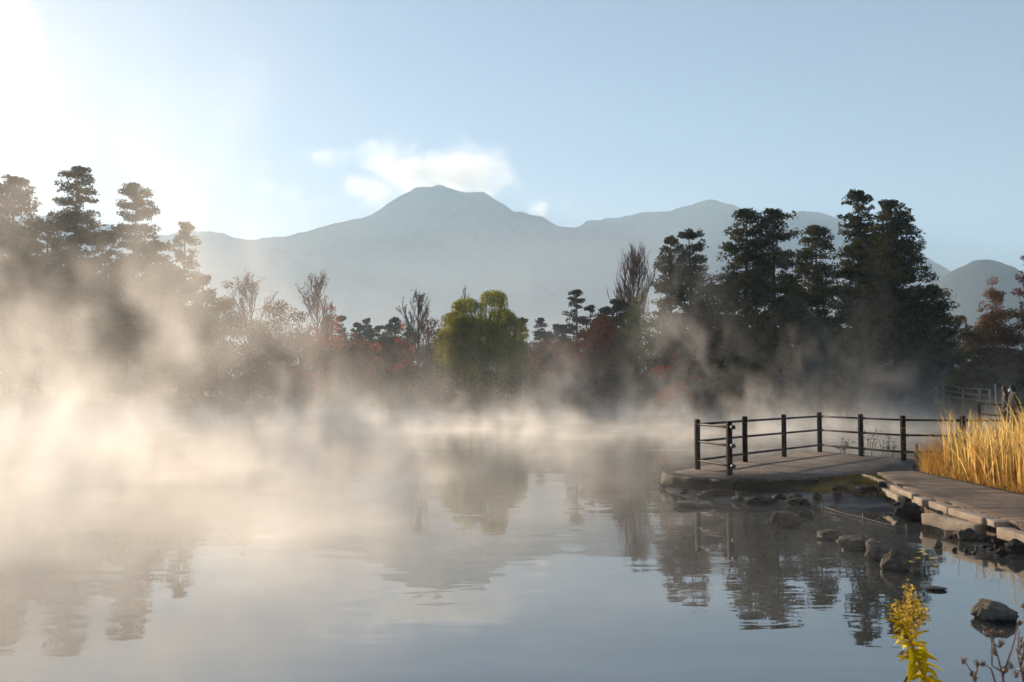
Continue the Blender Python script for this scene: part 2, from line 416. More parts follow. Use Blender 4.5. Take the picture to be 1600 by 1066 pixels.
def lake_sd(P):
    """signed distance to the shoreline: negative on the water"""
    A = LAKE; B = np.roll(LAKE, -1, 0)
    x, y = P[:, 0], P[:, 1]
    d2 = np.full(len(P), 1e18); ins = np.zeros(len(P), bool)
    for a, b in zip(A, B):
        e = b - a; w = P - a
        t = np.clip((w @ e) / (e @ e), 0, 1)
        q = w - t[:, None] * e
        d2 = np.minimum(d2, (q * q).sum(1))
        c = ((a[1] > y) != (b[1] > y))
        xi = a[0] + (y - a[1]) * e[0] / (e[1] if e[1] else 1e-9)
        ins ^= c & (x < xi)
    d = np.sqrt(d2)
    return np.where(ins, -d, d)

def sstep(a, b, x):
    t = np.clip((x - a) / (b - a), 0, 1)
    return t * t * (3 - 2 * t)

def wob(x, y, s, ph=0.0):
    return (np.sin(x * s + 1.3 * np.sin(y * s * 0.7 + ph)) * np.cos(y * s * 1.1 + ph + 0.8 * np.sin(x * s * 0.9))
            + 0.5 * np.sin(x * s * 2.3 + ph * 2 + y * s * 1.7) + 0.25 * np.sin(x * s * 5.1 - y * s * 4.3 + ph))

def terr(P):
    P = np.asarray(P, float)
    sd = lake_sd(P)
    x, y = P[:, 0], P[:, 1]
    inside = -0.08 + np.maximum(sd * 0.25, -1.6)
    near = 0.05 + 0.25 * sstep(0.5, 1.7, sd)
    bank = near + 0.03 * wob(x, y, 2.1) * sstep(0, 0.5, sd) * (1 - 0.85 * sstep(1.0, 2.0, sd))
    front = (x < 8.0) & (y > 14.5) & (y < 27)
    bank = np.where(front, np.minimum(bank, 0.06 + 0.26 * sstep(5.2, 7.4, x) + 0.02 * wob(x, y, 2.9)), bank)
    far = sstep(26, 60, y) * (0.9 * sstep(0.5, 7, sd))
    rise = sstep(5, 80, sd) * 1.6 * sstep(30, 70, y) + sstep(100, 900, sd) * 10
    sh = np.clip(sd / 0.15, 0, 1)
    out = (bank + far + rise) * sh + (1 - sh) * (-0.08)
    return np.where(sd < 0, inside, out)

def tz(x, y):
    return float(terr(np.array([[x, y]]))[0])

def axis(cuts):
    r = [cuts[0][0]]
    for (a, s), (b, _) in zip(cuts[:-1], cuts[1:]):
        n = max(1, int(round((b - a) / s)))
        r += list(np.linspace(a, b, n + 1)[1:])
    return np.array(r)

xs = axis([(-5500, 500), (-500, 40), (-100, 6), (-40, 1.5), (2, 0.16), (12, 0.5), (40, 4), (100, 40), (500, 500), (5500, 0)])
ys = axis([(-280, 40), (-20, 3), (4, 0.5), (10, 0.16), (27, 0.8), (60, 1.0), (100, 5), (200, 40), (600, 300), (4800, 0)])
X, Y = np.meshgrid(xs, ys)
P = np.stack([X.ravel(), Y.ravel()], 1)
Z = terr(P)
mb = MB()
nx, ny = len(xs), len(ys)
i = np.arange(ny - 1)[:, None] * nx + np.arange(nx - 1)[None, :]
mb.add(np.column_stack([P, Z]), np.stack([i, i + 1, i + nx + 1, i + nx], -1).reshape(-1, 4))
tag(mb.build('ground', M['ground'], smooth=True), kind='structure')

mb = MB()
mb.add([(-90, -15, 0), (60, -15, 0), (60, 95, 0), (-90, 95, 0)], [[0, 1, 2, 3]])
tag(mb.build('water', M['water']), kind='structure')

# ------------------------------------------------------------------ mountains
def ridge_mesh(name, sil, Yr, Y0, Y1, x0, x1, nx, ny, seed, rough, power=1.25):
    pts = np.array([at(px, py, Yr) for px, py in sil])
    o = np.argsort(pts[:, 0])
    pts = pts[o]
    fx = np.linspace(pts[0, 0], pts[-1, 0], 900); fz = np.interp(fx, pts[:, 0], pts[:, 2])
    kk = np.exp(-np.linspace(-2, 2, 21) ** 2); kk /= kk.sum()
    fz = np.convolve(np.pad(fz, 10, mode='edge'), kk, 'valid')
    pts = np.column_stack([fx, fx * 0, fz])
    xs = np.linspace(x0, x1, nx)
    t = np.linspace(0, 1, ny)
    X, T = np.meshgrid(xs, t)
    Yv = Y0 + (Y1 - Y0) * T
    tr = (Yr - Y0) / (Y1 - Y0)
    s = np.where(T <= tr, T / tr, 1 - 0.8 * (T - tr) / (1 - tr))
    warp = 140 * np.sin(Yv / 310 + seed) * (1 - s) + 70 * np.sin(Yv / 130 + X / 400 + seed) * (1 - s)
    Rz = np.interp(X + warp, pts[:, 0], pts[:, 2], left=pts[0, 2] * 0.6, right=pts[-1, 2] * 0.6)
    h = Rz * np.clip(s, 0, 1) ** power
    flat = np.zeros(X.size)
    xf, yf = X.ravel(), Yv.ravel()
    for k in range(X.size):
        v = Vector((xf[k] / 420 + seed, yf[k] / 520, seed))
        flat[k] = mnoise.ridged_multi_fractal(v, 1.0, 2.1, 5, 1.0, 2.0) - 1.0
    fine = np.array([mnoise.fractal(Vector((xf[k] / 26, yf[k] / 26, seed)), 1.0, 2.0, 2) for k in range(X.size)])
    sv = np.clip(s.ravel(), 0, 1)
    z = h.ravel() + flat * rough * sv * (1 - 0.85 * sv) * 2.2 + fine * 4.0 * sv - 4
    m = MB()
    i = np.arange(ny - 1)[:, None] * nx + np.arange(nx - 1)[None, :]
    m.add(np.column_stack([xf, yf, z]), np.stack([i, i + 1, i + nx + 1, i + nx], -1).reshape(-1, 4))
    return tag(m.build(name, M['hill'], smooth=True), kind='structure')

SIL = [(-500, 380), (-200, 330), (0, 330), (150, 352), (250, 352), (305, 354), (335, 357), (355, 368), (385, 373), (415, 365), (430, 363), (470, 354), (510, 346),
       (525, 347), (548, 343), (575, 330), (600, 314), (622, 303), (645, 295), (668, 289), (690, 288), (712, 295), (735, 302), (757, 307),
       (775, 315), (800, 330), (830, 338), (860, 347), (905, 353), (940, 347), (965, 342), (1000, 334), (1040, 328), (1085, 324), (1110, 320),
       (1140, 318), (1170, 321), (1220, 331), (1270, 334), (1300, 345), (1350, 372), (1420, 410), (1480, 440), (1560, 470), (1700, 500)]
ridge_mesh('mountain', SIL, 2800, 1500, 3400, -3300, 2900, 700, 110, 3.7, 110)
SIL2 = [(1300, 560), (1380, 500), (1440, 455), (1475, 432), (1492, 421), (1510, 411), (1528, 403), (1550, 401), (1570, 407), (1590, 415), (1620, 432), (1700, 445), (1800, 430), (2000, 470)]
ridge_mesh('hill', SIL2, 1250, 800, 1450, 350, 1600, 260, 60, 9.1, 26, 1.1)

# ------------------------------------------------------------------ trees
def trunk_pts(h, rs, sway=0.02, n=9):
    t = np.linspace(0, 1, n)
    x = np.cumsum(rs.normal(0, sway, n)) * h * 0.3 * t
    y = np.cumsum(rs.normal(0, sway, n)) * h * 0.3 * t
    return np.column_stack([x, y, t * h])

def at_h(tp, z):
    return np.array([np.interp(z, tp[:, 2], tp[:, 0]), np.interp(z, tp[:, 2], tp[:, 1]), z])

def make_tree(name, label, cat, px, py, Yd, kind, seed, group=None, **k):
    """tree standing at depth Yd whose tip meets pixel row py"""
    rs = np.random.default_rng(seed)
    top = at(px, py, Yd)
    gx, gy = top[0], Yd
    gz = tz(gx, gy) - 0.05
    h = top[2] - gz
    root = thing(name, label, cat, (gx, gy, gz), 0, group)
    tm, cm = MB(), MB()
    if kind == 'cedar':
        cedar(tm, cm, h, rs, **k)
    elif kind == 'round':
        rounded(tm, cm, h, rs, **k)
    elif kind == 'bare':
        bare(tm, cm, h, rs, **k)
    elif kind == 'willow':
        k.setdefault('mat', 'willow')
        willow(tm, cm, h, rs, **k)
    elif kind == 'cone':
        cone_tree(tm, cm, h, rs, **k)
    tm.build('trunk', M[k.get('bark', 'bark')], root, smooth=True)
    if cm.n:
        cm.build('crown', M[k.get('mat', 'cedar')], root)
    return root

def cedar(tm, cm, h, rs, R=2.0, cb=0.25, mat='cedar', bark='bark', leaf=0.13, dens=1.0, gap=0.1, step=0.58, top=0.08, puff=1.0, skew=0.0, pw=2.9, pe=0.64, zr=0.66, **_):
    tp = trunk_pts(h * 0.97, rs, 0.010)
    tube(tm, tp, np.linspace(0.020 * h, 0.03, len(tp)), 8)
    z = cb * h
    while z < h * 0.975:
        t = (z / h - cb) / (1 - cb)
        r = R * max(0.0, 1 - t ** pw) ** pe * (0.7 + 0.3 * min(1, t * 4)) + top * R * max(0, 1 - abs(t - 0.9) * 7)
        r = max(r, 0.4) * rs.uniform(0.85, 1.12)
        nb = int(np.clip(round(3.2 + r * 1.5), 4, 9))
        a0 = rs.uniform(0, 2 * PI)
        for b in range(nb):
            if rs.random() < gap: continue
            a = a0 + 2 * PI * b / nb + rs.normal(0, 0.25)
            ln = r * rs.uniform(0.7, 1.08) * (1 + skew * math.cos(a))
            dirv = np.array([math.cos(a), math.sin(a), 0])
            p0 = at_h(tp, min(h * 0.95, z + rs.uniform(-0.9, 0.9) * step))
            lift = ln * rs.uniform(-0.12, 0.2)
            mid = p0 + dirv * ln * 0.55 + [0, 0, lift * 0.1 - 0.05 * ln]
            end = p0 + dirv * ln + [0, 0, lift]
            tube(tm, [p0, mid, end], [0.03 + 0.013 * ln, 0.02 + 0.008 * ln, 0.012], 4, cap=False)
            nsp = 2 + int(ln * 1.7 / puff)
            for q_ in range(nsp):
                f = 1.0 - 0.78 * q_ / nsp + rs.normal(0, 0.04)
                if rs.random() < gap * 0.5: continue
                c = p0 + (end - p0) * f + rs.normal(0, 0.08, 3)
                c = c + np.array([-dirv[1], dirv[0], 0]) * rs.normal(0, 0.24) * ln * min(1, f)
                s = (0.25 + 0.095 * r) * puff * rs.uniform(0.65, 1.4)
                n = int(210 * dens * s * s / (leaf / 0.13) ** 2) + 10
                q = in_ball(n, rs, 0.3) * [s * 1.08, s * 1.08, s * zr]
                q[:, 2] -= 0.3 * (q[:, 0] ** 2 + q[:, 1] ** 2) / s
                q *= rs.uniform(0.8, 1.25, (n, 1))
                leaves(cm, c + q + [0, 0, 0.14 * s], leaf, rs, 0.42, 0.3, dirv + [0, 0, 0.5])
        z += step * rs.uniform(0.75, 1.2)
    for _k in range(6):
        c = tp[-1] + rs.normal(0, 0.2, 3) * [1.4, 1.4, 0.5] * puff - [0, 0, 0.2]
        leaves(cm, c + in_ball(int(60 * dens), rs, 0.2) * np.array([0.36, 0.36, 0.26]) * puff, leaf, rs)

def cone_tree(tm, cm, h, rs, R=1.6, cb=0.12, mat='conifer_blue', leaf=0.17, dens=1.0, **_):
    tp = trunk_pts(h * 0.98, rs, 0.008)
    tube(tm, tp, np.linspace(0.02 * h, 0.02, len(tp)), 6)
    z = cb * h
    while z < h * 0.97:
        t = (z / h - cb) / (1 - cb)
        r = max(0.15, R * (1 - t) ** 0.85)
        nb = int(5 + r * 2.5)
        for b in range(nb):
            a = rs.uniform(0, 2 * PI); ln = r * rs.uniform(0.65, 1.15)
            d = np.array([math.cos(a), math.sin(a), 0])
            p0 = at_h(tp, z)
            e = p0 + d * ln - [0, 0, 0.28 * ln]
            tube(tm, [p0, e], [0.02, 0.008], 3, cap=False)
            n = int((10 + 22 * ln) * dens)
            f = rs.uniform(0.15, 1.0, n)
            c = p0 + (e - p0) * f[:, None] + rs.normal(0, 1, (n, 3)) * [0.16, 0.16, 0.09] * (0.5 + ln * 0.3)
            leaves(cm, c, leaf, rs, 0.5, 0.4, d)
        z += 0.42 * rs.uniform(0.8, 1.2) * (0.6 + 0.05 * h)
    leaves(cm, tp[-1] + rs.normal(0, 1, (10, 3)) * [0.06, 0.06, 0.25], leaf * 0.8, rs)

def grow(tm, p, d, ln, r, depth, rs, tips, spread=0.5, upw=0.15, sides=5, shrink=0.72, kids=(2, 4)):
    n = 4
    pts = [p]
    dd = d.copy()
    for _i in range(n):
        dd = dd + rs.normal(0, 0.1, 3) + [0, 0, upw * 0.3]
        dd /= np.linalg.norm(dd)
        pts.append(pts[-1] + dd * ln / n)
    tube(tm, pts, np.linspace(r, r * 0.6, n + 1), max(3, sides), cap=False)
    if depth == 0:
        tips.append(np.array(pts[1:]))
        return
    for c in range(rs.integers(kids[0], kids[1] + 1)):
        f = rs.uniform(0.35, 1.0)
        q = pts[int(round(f * n))]
        a = rs.normal(size=3); a -= (a @ dd) * dd; a /= np.linalg.norm(a)
        nd_ = dd * math.cos(spread) + a * math.sin(spread) + [0, 0, upw]
        nd_ /= np.linalg.norm(nd_)
        grow(tm, q, nd_, ln * shrink * rs.uniform(0.8, 1.15), r * 0.58, depth - 1, rs, tips, spread, upw, sides - 1, shrink, kids)

def bare(tm, cm, h, rs, W=2.0, el=None, spread=0.45, upw=0.2, mat='red', bark='bark_red', leafn=0, leaf=0.14, twig=1.0, nb=16, cb=0.15, **_):
    tp = trunk_pts(h, rs, 0.012)
    tube(tm, tp, np.linspace(0.013 * h, 0.02, len(tp)) * min(twig, 1.0), 7)
    tips = []
    for b in range(nb):
        z = h * (cb + (0.92 - cb) * (b + rs.random()) / nb)
        t = (z / h - cb) / (1 - cb)
        a = rs.uniform(0, 2 * PI)
        w = W * (math.sin(PI * min(1, 0.18 + 0.82 * t)) ** 0.7 + 0.15)
        e_ = el or math.atan2(h * 0.3 * (1 + upw * 3), w * 2)
        d = np.array([math.cos(a) * math.cos(e_), math.sin(a) * math.cos(e_), math.sin(e_)])
        ln = min(w * (1.15 if el is None else 1.9), (h - z) * 0.8 + 0.4)
        grow(tm, at_h(tp, z), d, ln, (0.026 + 0.014 * ln) * twig, 2, rs, tips, spread, upw, 4, 0.62, (3, 5))
    if leafn:
        allp = np.concatenate(tips)
        idx = rs.integers(0, len(allp), leafn)
        leaves(cm, allp[idx] + rs.normal(0, 0.14, (leafn, 3)), leaf, rs)

def rounded(tm, cm, h, rs, W=2.5, cb=0.25, mat='brown', bark='bark', leaf=0.16, dens=1.0, lumps=26, flat=0.75, ps=0.0, taper=0.0, shell=0.0, **_):
    th = h * (cb + 0.35 * (1 - cb))
    tp = trunk_pts(th, rs, 0.03)
    tube(tm, tp, np.linspace(0.02 * h + 0.03, 0.05, len(tp)), 7)
    zc = h * (1 + cb) / 2
    hh = h * (1 - cb) / 2
    s0 = ps or (0.26 * W + 0.25)
    for b in range(lumps):
        q = in_ball(1, rs, 0.35)[0]
        if b == 0: q = np.array([0, 0, 1.0])
        wz = 1 - taper * (q[2] * 0.5 + 0.5)
        c = np.array([q[0] * W * wz, q[1] * W * wz, zc + q[2] * hh])
        s = s0 * rs.uniform(0.6, 1.3)
        c[2] = min(c[2], h - s * 0.5)
        p0 = at_h(tp, min(th, max(cb * h * 0.6, c[2] * 0.65)))
        m = (p0 + c) / 2 + rs.normal(0, 0.08, 3) * W * 0.5
        tube(tm, [p0, m, c], [0.05, 0.03, 0.012], 4, cap=False)
        n = int(110 * dens * s * s * (0.16 / leaf) ** 2) + 15
        leaves(cm, c + in_ball(n, rs, shell) * [s, s, s * flat], leaf, rs)

def willow(tm, cm, h, rs, W=3.5, mat='willow', bark='bark', leaf=0.1, **_):
    tp = trunk_pts(h * 0.5, rs, 0.03)
    tube(tm, tp, np.linspace(0.3, 0.16, len(tp)), 8)
    heads = [(-0.62, 0.0, 0.76, 1.15), (-0.36, 0.2, 0.87, 1.15), (0.30, -0.1, 0.92, 1.2), (0.02, 0.5, 0.72, 1.2), (0.68, 0.1, 0.72, 1.35),
             (-0.78, -0.3, 0.62, 1.1), (0.1, -0.5, 0.68, 1.4), (0.5, 0.5, 0.80, 1.1), (-0.35, -0.45, 0.72, 1.3), (0.86, -0.2, 0.55, 1.0), (-0.5, 0.4, 0.66, 1.2), (0.45, -0.5, 0.6, 1.1), (-0.55, -0.5, 0.5, 1.0), (0.25, -0.6, 0.48, 1.1), (0.7, 0.2, 0.46, 1.0), (-0.15, 0.3, 0.55, 1.1)]
    for hx, hy, hz, s in heads:
        c = np.array([hx * W, hy * W, hz * h])
        p0 = tp[-1 - rs.integers(0, 3)]
        m = (p0 + c) / 2 + [0, 0, 0.12 * h * 0.5] + rs.normal(0, 0.15, 3)
        tube(tm, [p0, m, c], [0.12, 0.08, 0.03], 5, cap=False)
        n = 900
        leaves(cm, c + in_ball(n, rs, 0.2) * [s, s, s * 0.62], leaf, rs, 0.4)
        for k in range(90):
            a = rs.uniform(0, 2 * PI); r = s * math.sqrt(rs.random()) * 1.08
            q = c + [math.cos(a) * r, math.sin(a) * r, 0.5 * s * math.sqrt(max(0, 1 - (r / s / 1.1) ** 2))]
            L = rs.uniform(0.9, 4.0) * (0.6 + 0.5 * r / s)
            mm = int(L * 17)
            t = rs.uniform(0, 1, mm)
            out = np.array([math.cos(a), math.sin(a), 0]) * 0.35
            pts = q + out * (t ** 0.6)[:, None] + np.column_stack([np.zeros(mm), np.zeros(mm), -L * t]) + rs.normal(0, 0.06, (mm, 3))
            leaves(cm, pts, leaf, rs, 0.3, 0.6, np.array([0, 0, -1.0]))

G1 = 'tall cedars on the right shore'
G2 = 'tall cedars on the left shore'
TREES = [
    # right-hand cedar grove
    ('cedar_tree', 'grey green cedar standing leftmost in the big right grove, next to the bare poplar', 'tree', 1046, 362, 71, 'cedar', 11, G1, dict(R=1.75, cb=0.12, mat='cedar_grey', gap=0.14)),
    ('cedar_tree', 'rounded grey green cedar pressed against the leftmost cedar of the right grove', 'tree', 1076, 352, 70, 'cedar', 12, G1, dict(R=2.1, cb=0.14, mat='cedar_grey', gap=0.12)),
    ('cedar_tree', 'dense dark cedar with broad left flank, third from the left in the right grove', 'tree', 1163, 318, 69, 'cedar', 13, G1, dict(R=2.4, cb=0.08, gap=0.14, skew=-0.15)),
    ('cedar_tree', 'round topped cedar whose bare lower trunk shows in the middle of the right grove', 'tree', 1211, 317, 68, 'cedar', 14, G1, dict(R=2.2, cb=0.32, gap=0.16)),
    ('cedar_tree', 'shorter olive green cedar filling the dip in the right grove skyline', 'tree', 1277, 346, 70, 'cedar', 15, G1, dict(R=2.4, cb=0.1, gap=0.14)),
    ('cedar_tree', 'tallest cedar of the right grove with open see through top', 'tree', 1337, 288, 71, 'cedar', 16, G1, dict(R=2.2, cb=0.15, gap=0.14, puff=0.85)),
    ('cedar_tree', 'wide skirted black green cedar at the right end of the grove', 'tree', 1396, 304, 68, 'cedar', 17, G1, dict(pw=1.3, pe=0.8, R=4.1, cb=0.26, gap=0.14, skew=0.12)),
    ('cedar_tree', 'dark cedar half hidden behind the tallest cedar of the right grove', 'tree', 1368, 356, 74, 'cedar', 18, G1, dict(R=2.5, cb=0.12, gap=0.14)),
    ('cedar_tree', 'low dark cedar at the foot of the grove between two taller cedars', 'tree', 1240, 440, 72, 'cedar', 19, G1, dict(R=2.8, cb=0.05, gap=0.05)),
    ('cedar_tree', 'low dark cedar behind the grey green pair of cedars', 'tree', 1120, 440, 75, 'cedar', 20, G1, dict(R=2.6, cb=0.05, gap=0.05)),
    ('cedar_tree', 'low broad cedar under the right edge of the wide skirted cedar', 'tree', 1445, 470, 72, 'cedar', 21, G1, dict(R=2.5, cb=0.05, gap=0.05)),
    # left-hand cedars
    ('cedar_tree', 'slim open cedar standing alone at the right end of the left shore cedars', 'tree', 288, 341, 86, 'cedar', 31, G2, dict(leaf=0.15, step=0.7, puff=1.0, dens=0.9, pw=4.0, pe=0.55, R=1.3, cb=0.3, gap=0.14)),
    ('cedar_tree', 'flat topped cedar second from the right among the left shore cedars', 'tree', 212, 277, 85, 'cedar', 32, G2, dict(leaf=0.15, step=0.7, puff=1.0, dens=0.9, pw=4.0, pe=0.55, R=2.35, cb=0.2, gap=0.14, top=0.2)),
    ('cedar_tree', 'tallest cedar of the left shore, washed out by the sun glow', 'tree', 122, 251, 86, 'cedar', 33, G2, dict(leaf=0.15, step=0.7, puff=1.0, dens=0.9, pw=4.0, pe=0.55, R=2.45, cb=0.2, gap=0.16)),
    ('cedar_tree', 'bushy cedar fading into the glow at the left edge of the picture', 'tree', 22, 268, 88, 'cedar', 34, G2, dict(leaf=0.18, step=0.9, puff=1.25, dens=0.8, pw=4.0, pe=0.55, R=2.85, cb=0.15, gap=0.1)),
    ('cedar_tree', 'cedar cut by the left picture border', 'tree', -50, 262, 88, 'cedar', 35, G2, dict(leaf=0.18, step=0.9, puff=1.25, dens=0.8, pw=4.0, pe=0.55, R=3.00, cb=0.15, gap=0.1)),
    ('cedar_tree', 'lower cedar filling the gap under the flat topped cedar', 'tree', 245, 372, 88, 'cedar', 36, G2, dict(leaf=0.18, step=0.9, puff=1.25, R=2.40, cb=0.1, gap=0.08)),
    ('cedar_tree', 'lower cedar between the tallest left cedar and the flat topped cedar', 'tree', 168, 356, 89, 'cedar', 37, G2, dict(leaf=0.18, step=0.9, puff=1.25, R=2.55, cb=0.1, gap=0.08)),
    ('cedar_tree', 'lower cedar between the tallest left cedar and the picture border', 'tree', 72, 340, 90, 'cedar', 38, G2, dict(leaf=0.18, step=0.9, puff=1.25, R=2.70, cb=0.1, gap=0.08)),
    ('cedar_tree', 'low dark cedar behind the slim open cedar', 'tree', 318, 428, 90, 'cedar', 39, G2, dict(leaf=0.18, step=0.9, puff=1.25, R=2.25, cb=0.08, gap=0.06)),
    ('cedar_tree', 'low cedar swallowed by mist right of the flat topped left cedar', 'tree', 268, 420, 89, 'cedar', 24, G2, dict(leaf=0.18, step=0.9, puff=1.25, R=3.00, cb=0.05, gap=0.05)),
    ('cedar_tree', 'low cedar swallowed by mist below the tallest left cedar', 'tree', 120, 400, 89, 'cedar', 25, G2, dict(leaf=0.18, step=0.9, puff=1.25, R=3.60, cb=0.05, gap=0.05)),
    ('cedar_tree', 'low cedar swallowed by mist near the left picture border', 'tree', 40, 390, 89, 'cedar', 26, G2, dict(leaf=0.18, step=0.9, puff=1.25, R=3.60, cb=0.05, gap=0.05)),
    ('cedar_tree', 'low cedar swallowed by mist below the flat topped left cedar', 'tree', 200, 402, 89, 'cedar', 27, G2, dict(leaf=0.18, step=0.9, puff=1.25, R=3.60, cb=0.05, gap=0.05)),
    # middle distance
    ('poplar_tree', 'bare reddish poplar with upright broom shaped crown left of the right grove', 'tree', 990, 402, 96, 'bare', 41, None, dict(W=1.5, el=1.1, spread=0.3, upw=0.35, nb=60, cb=0.12, bark='bark_red', twig=1.1)),
    ('conifer_tree', 'slender dark conifer standing clear against the mountain right of the willow', 'tree', 902, 449, 92, 'cedar', 42, None, dict(R=1.45, cb=0.1, gap=0.12, step=0.75, mat='cedar_grey', puff=0.75)),
    ('conifer_tree', 'small dark conifer just right of the slender conifer', 'tree', 923, 474, 94, 'cedar', 43, None, dict(R=1.2, cb=0.1, gap=0.12, step=0.7, mat='cedar_grey', puff=0.75)),
    ('conifer_tree', 'round headed dark evergreen between the small conifer and the poplar', 'tree', 962, 464, 88, 'cedar', 44, None, dict(R=2.0, cb=0.06, gap=0.06)),
    ('conifer_tree', 'low dark evergreen behind the red maple right of the willow', 'tree', 944, 478, 90, 'cedar', 45, None, dict(R=1.7, cb=0.06, gap=0.06)),
    ('broadleaf_tree', 'yellow green tree in front of the bare poplar', 'tree', 996, 461, 84, 'round', 46, None, dict(W=1.9, mat='yellowgreen', cb=0.15, lumps=34, leaf=0.14, taper=0.3)),
    ('broadleaf_tree', 'olive green tree leaning against the leftmost grey green cedar', 'tree', 1020, 490, 78, 'round', 47, None, dict(W=1.7, mat='yellowgreen', cb=0.1, lumps=30, leaf=0.13)),
    ('maple_tree', 'dark red maple right of the willow', 'tree', 938, 497, 82, 'round', 48, None, dict(W=2.2, mat='darkred', cb=0.12, lumps=34, leaf=0.12)),
    ('maple_tree', 'dark bushy maple under the yellow green tree', 'tree', 985, 525, 79, 'round', 49, None, dict(W=1.8, mat='brown', cb=0.1, lumps=28, leaf=0.12)),
    ('willow_tree', 'big yellow green weeping willow in the middle of the far shore', 'tree', 752, 450, 80, 'willow', 50, None, dict(W=3.7)),
    ('bare_tree', 'thin bare tree top sticking out behind the left side of the willow', 'tree', 727, 446, 88, 'bare', 51, None, dict(W=1.0, nb=16, bark='bark_red', upw=0.4)),
    ('bare_tree', 'tall thin bare tree with straight pale trunk left of the willow', 'tree', 653, 466, 80, 'bare', 52, None, dict(W=1.7, nb=26, bark='bark_grey', upw=0.25, leafn=260, mat='pinkbrown', leaf=0.1, twig=1.3)),
    ('maple_tree', 'pinkish red tree behind the tall thin bare tree', 'tree', 668, 500, 86, 'round', 53, None, dict(W=1.9, mat='pinkbrown', cb=0.1, lumps=26, leaf=0.13, dens=0.8)),
    ('maple_tree', 'small red maple left of the tall thin bare tree', 'tree', 628, 506, 88, 'round', 54, None, dict(W=1.2, mat='red', cb=0.1, lumps=20, leaf=0.12, taper=0.5)),
    ('bare_tree', 'leafless pinkish tree with spreading upright twigs left of the red maple', 'tree', 497, 443, 83, 'bare', 55, None, dict(W=1.9, nb=30, bark='bark_red', upw=0.35, leafn=700, mat='pinkbrown', leaf=0.1)),
    ('maple_tree', 'bright red pointed maple beside the leafless pinkish tree', 'tree', 516, 478, 84, 'round', 56, None, dict(W=1.5, mat='red', cb=0.05, lumps=34, leaf=0.12, taper=0.7)),
    ('maple_tree', 'small vivid orange maple above a dark bush in the centre left', 'tree', 586, 537, 82, 'round', 57, None, dict(W=1.0, mat='orange', cb=0.08, lumps=22, leaf=0.11, taper=0.6)),
    ('maple_tree', 'small reddish shrub like maple on the shore below the willow', 'tree', 766, 600, 81, 'round', 58, None, dict(W=1.0, mat='rust', cb=0.02, lumps=18, leaf=0.1, taper=0.4)),
    ('maple_tree', 'red leaved maple low in the mist at the foot of the grey green cedars', 'tree', 1062, 552, 69, 'round', 59, None, dict(W=1.8, mat='red', cb=0.15, lumps=22, leaf=0.1, dens=0.7)),
    ('broadleaf_tree', 'pale feathery tree left of the leafless pinkish tree', 'tree', 394, 446, 84, 'bare', 60, None, dict(W=2.1, nb=24, bark='bark_grey', leafn=1500, mat='pinkbrown', leaf=0.1)),
    ('broadleaf_tree', 'spreading brown tree with rounded top on the left shore', 'tree', 440, 472, 84, 'round', 61, None, dict(W=2.8, mat='brown', cb=0.2, lumps=34, leaf=0.12, dens=0.8)),
    ('broadleaf_tree', 'brown tree with thin pointed top right of the slim left cedar', 'tree', 356, 440, 86, 'round', 62, None, dict(W=2.52, mat='brown', cb=0.1, lumps=34, leaf=0.12, taper=0.6)),
    ('broadleaf_tree', 'brown broad tree just above the mist below the pale feathery tree', 'tree', 398, 500, 88, 'round', 63, None, dict(W=3.22, mat='brown', cb=0.1, lumps=34, leaf=0.12)),
    ('broadleaf_tree', 'dull brown tree below the spreading rounded brown tree', 'tree', 470, 520, 82, 'round', 64, None, dict(W=2.0, mat='pinkbrown', cb=0.1, lumps=28, leaf=0.12)),
    ('broadleaf_tree', 'brown tree swallowed by mist below the slim left cedar', 'tree', 300, 480, 87, 'round', 65, None, dict(W=3.08, mat='brown', cb=0.08, lumps=34, leaf=0.13)),
    ('broadleaf_tree', 'brown tree swallowed by mist below the flat topped left cedar', 'tree', 220, 460, 86, 'round', 66, None, dict(W=3.36, mat='brown', cb=0.08, lumps=34, leaf=0.13)),
    ('maple_tree', 'rust coloured tree filling the bank right of the bright red maple', 'tree', 548, 520, 86, 'round', 81, None, dict(W=2.2, mat='rust', cb=0.05, lumps=36, leaf=0.13)),
    ('broadleaf_tree', 'dark green rounded tree on the bank left of the small red maple', 'tree', 608, 528, 87, 'round', 82, None, dict(W=2.3, mat='bush', cb=0.05, lumps=36, leaf=0.13)),
    ('maple_tree', 'dull red tree low on the bank left of the willow skirt', 'tree', 690, 530, 86, 'round', 83, None, dict(W=2.2, mat='darkred', cb=0.05, lumps=36, leaf=0.13)),
    ('maple_tree', 'red tree low on the bank under the leafless pinkish tree', 'tree', 490, 512, 80, 'round', 84, None, dict(W=2.0, mat='red', cb=0.05, lumps=34, leaf=0.12)),
    ('broadleaf_tree', 'dark brown tree low on the bank left of the red maples', 'tree', 440, 525, 82, 'round', 85, None, dict(W=2.4, mat='redbrown', cb=0.05, lumps=36, leaf=0.13)),
    ('maple_tree', 'pinkish tree low on the bank right of the orange maple', 'tree', 645, 545, 82, 'round', 86, None, dict(W=1.9, mat='red', cb=0.05, lumps=30, leaf=0.12)),
    ('broadleaf_tree', 'olive brown tree low on the bank right of the willow', 'tree', 835, 545, 88, 'round', 87, None, dict(W=2.4, mat='brown', cb=0.05, lumps=36, leaf=0.13)),
    ('broadleaf_tree', 'grey brown tree low on the bank left of the dark red maple', 'tree', 890, 535, 88, 'round', 88, None, dict(W=2.2, mat='redbrown', cb=0.05, lumps=36, leaf=0.13)),
    # right edge thicket
    ('broadleaf_tree', 'upright rust coloured tree against the small blue hill on the right', 'tree', 1550, 434, 92, 'round', 71, None, dict(W=1.7, mat='rust', cb=0.25, lumps=40, leaf=0.13, taper=0.5, ps=0.6)),
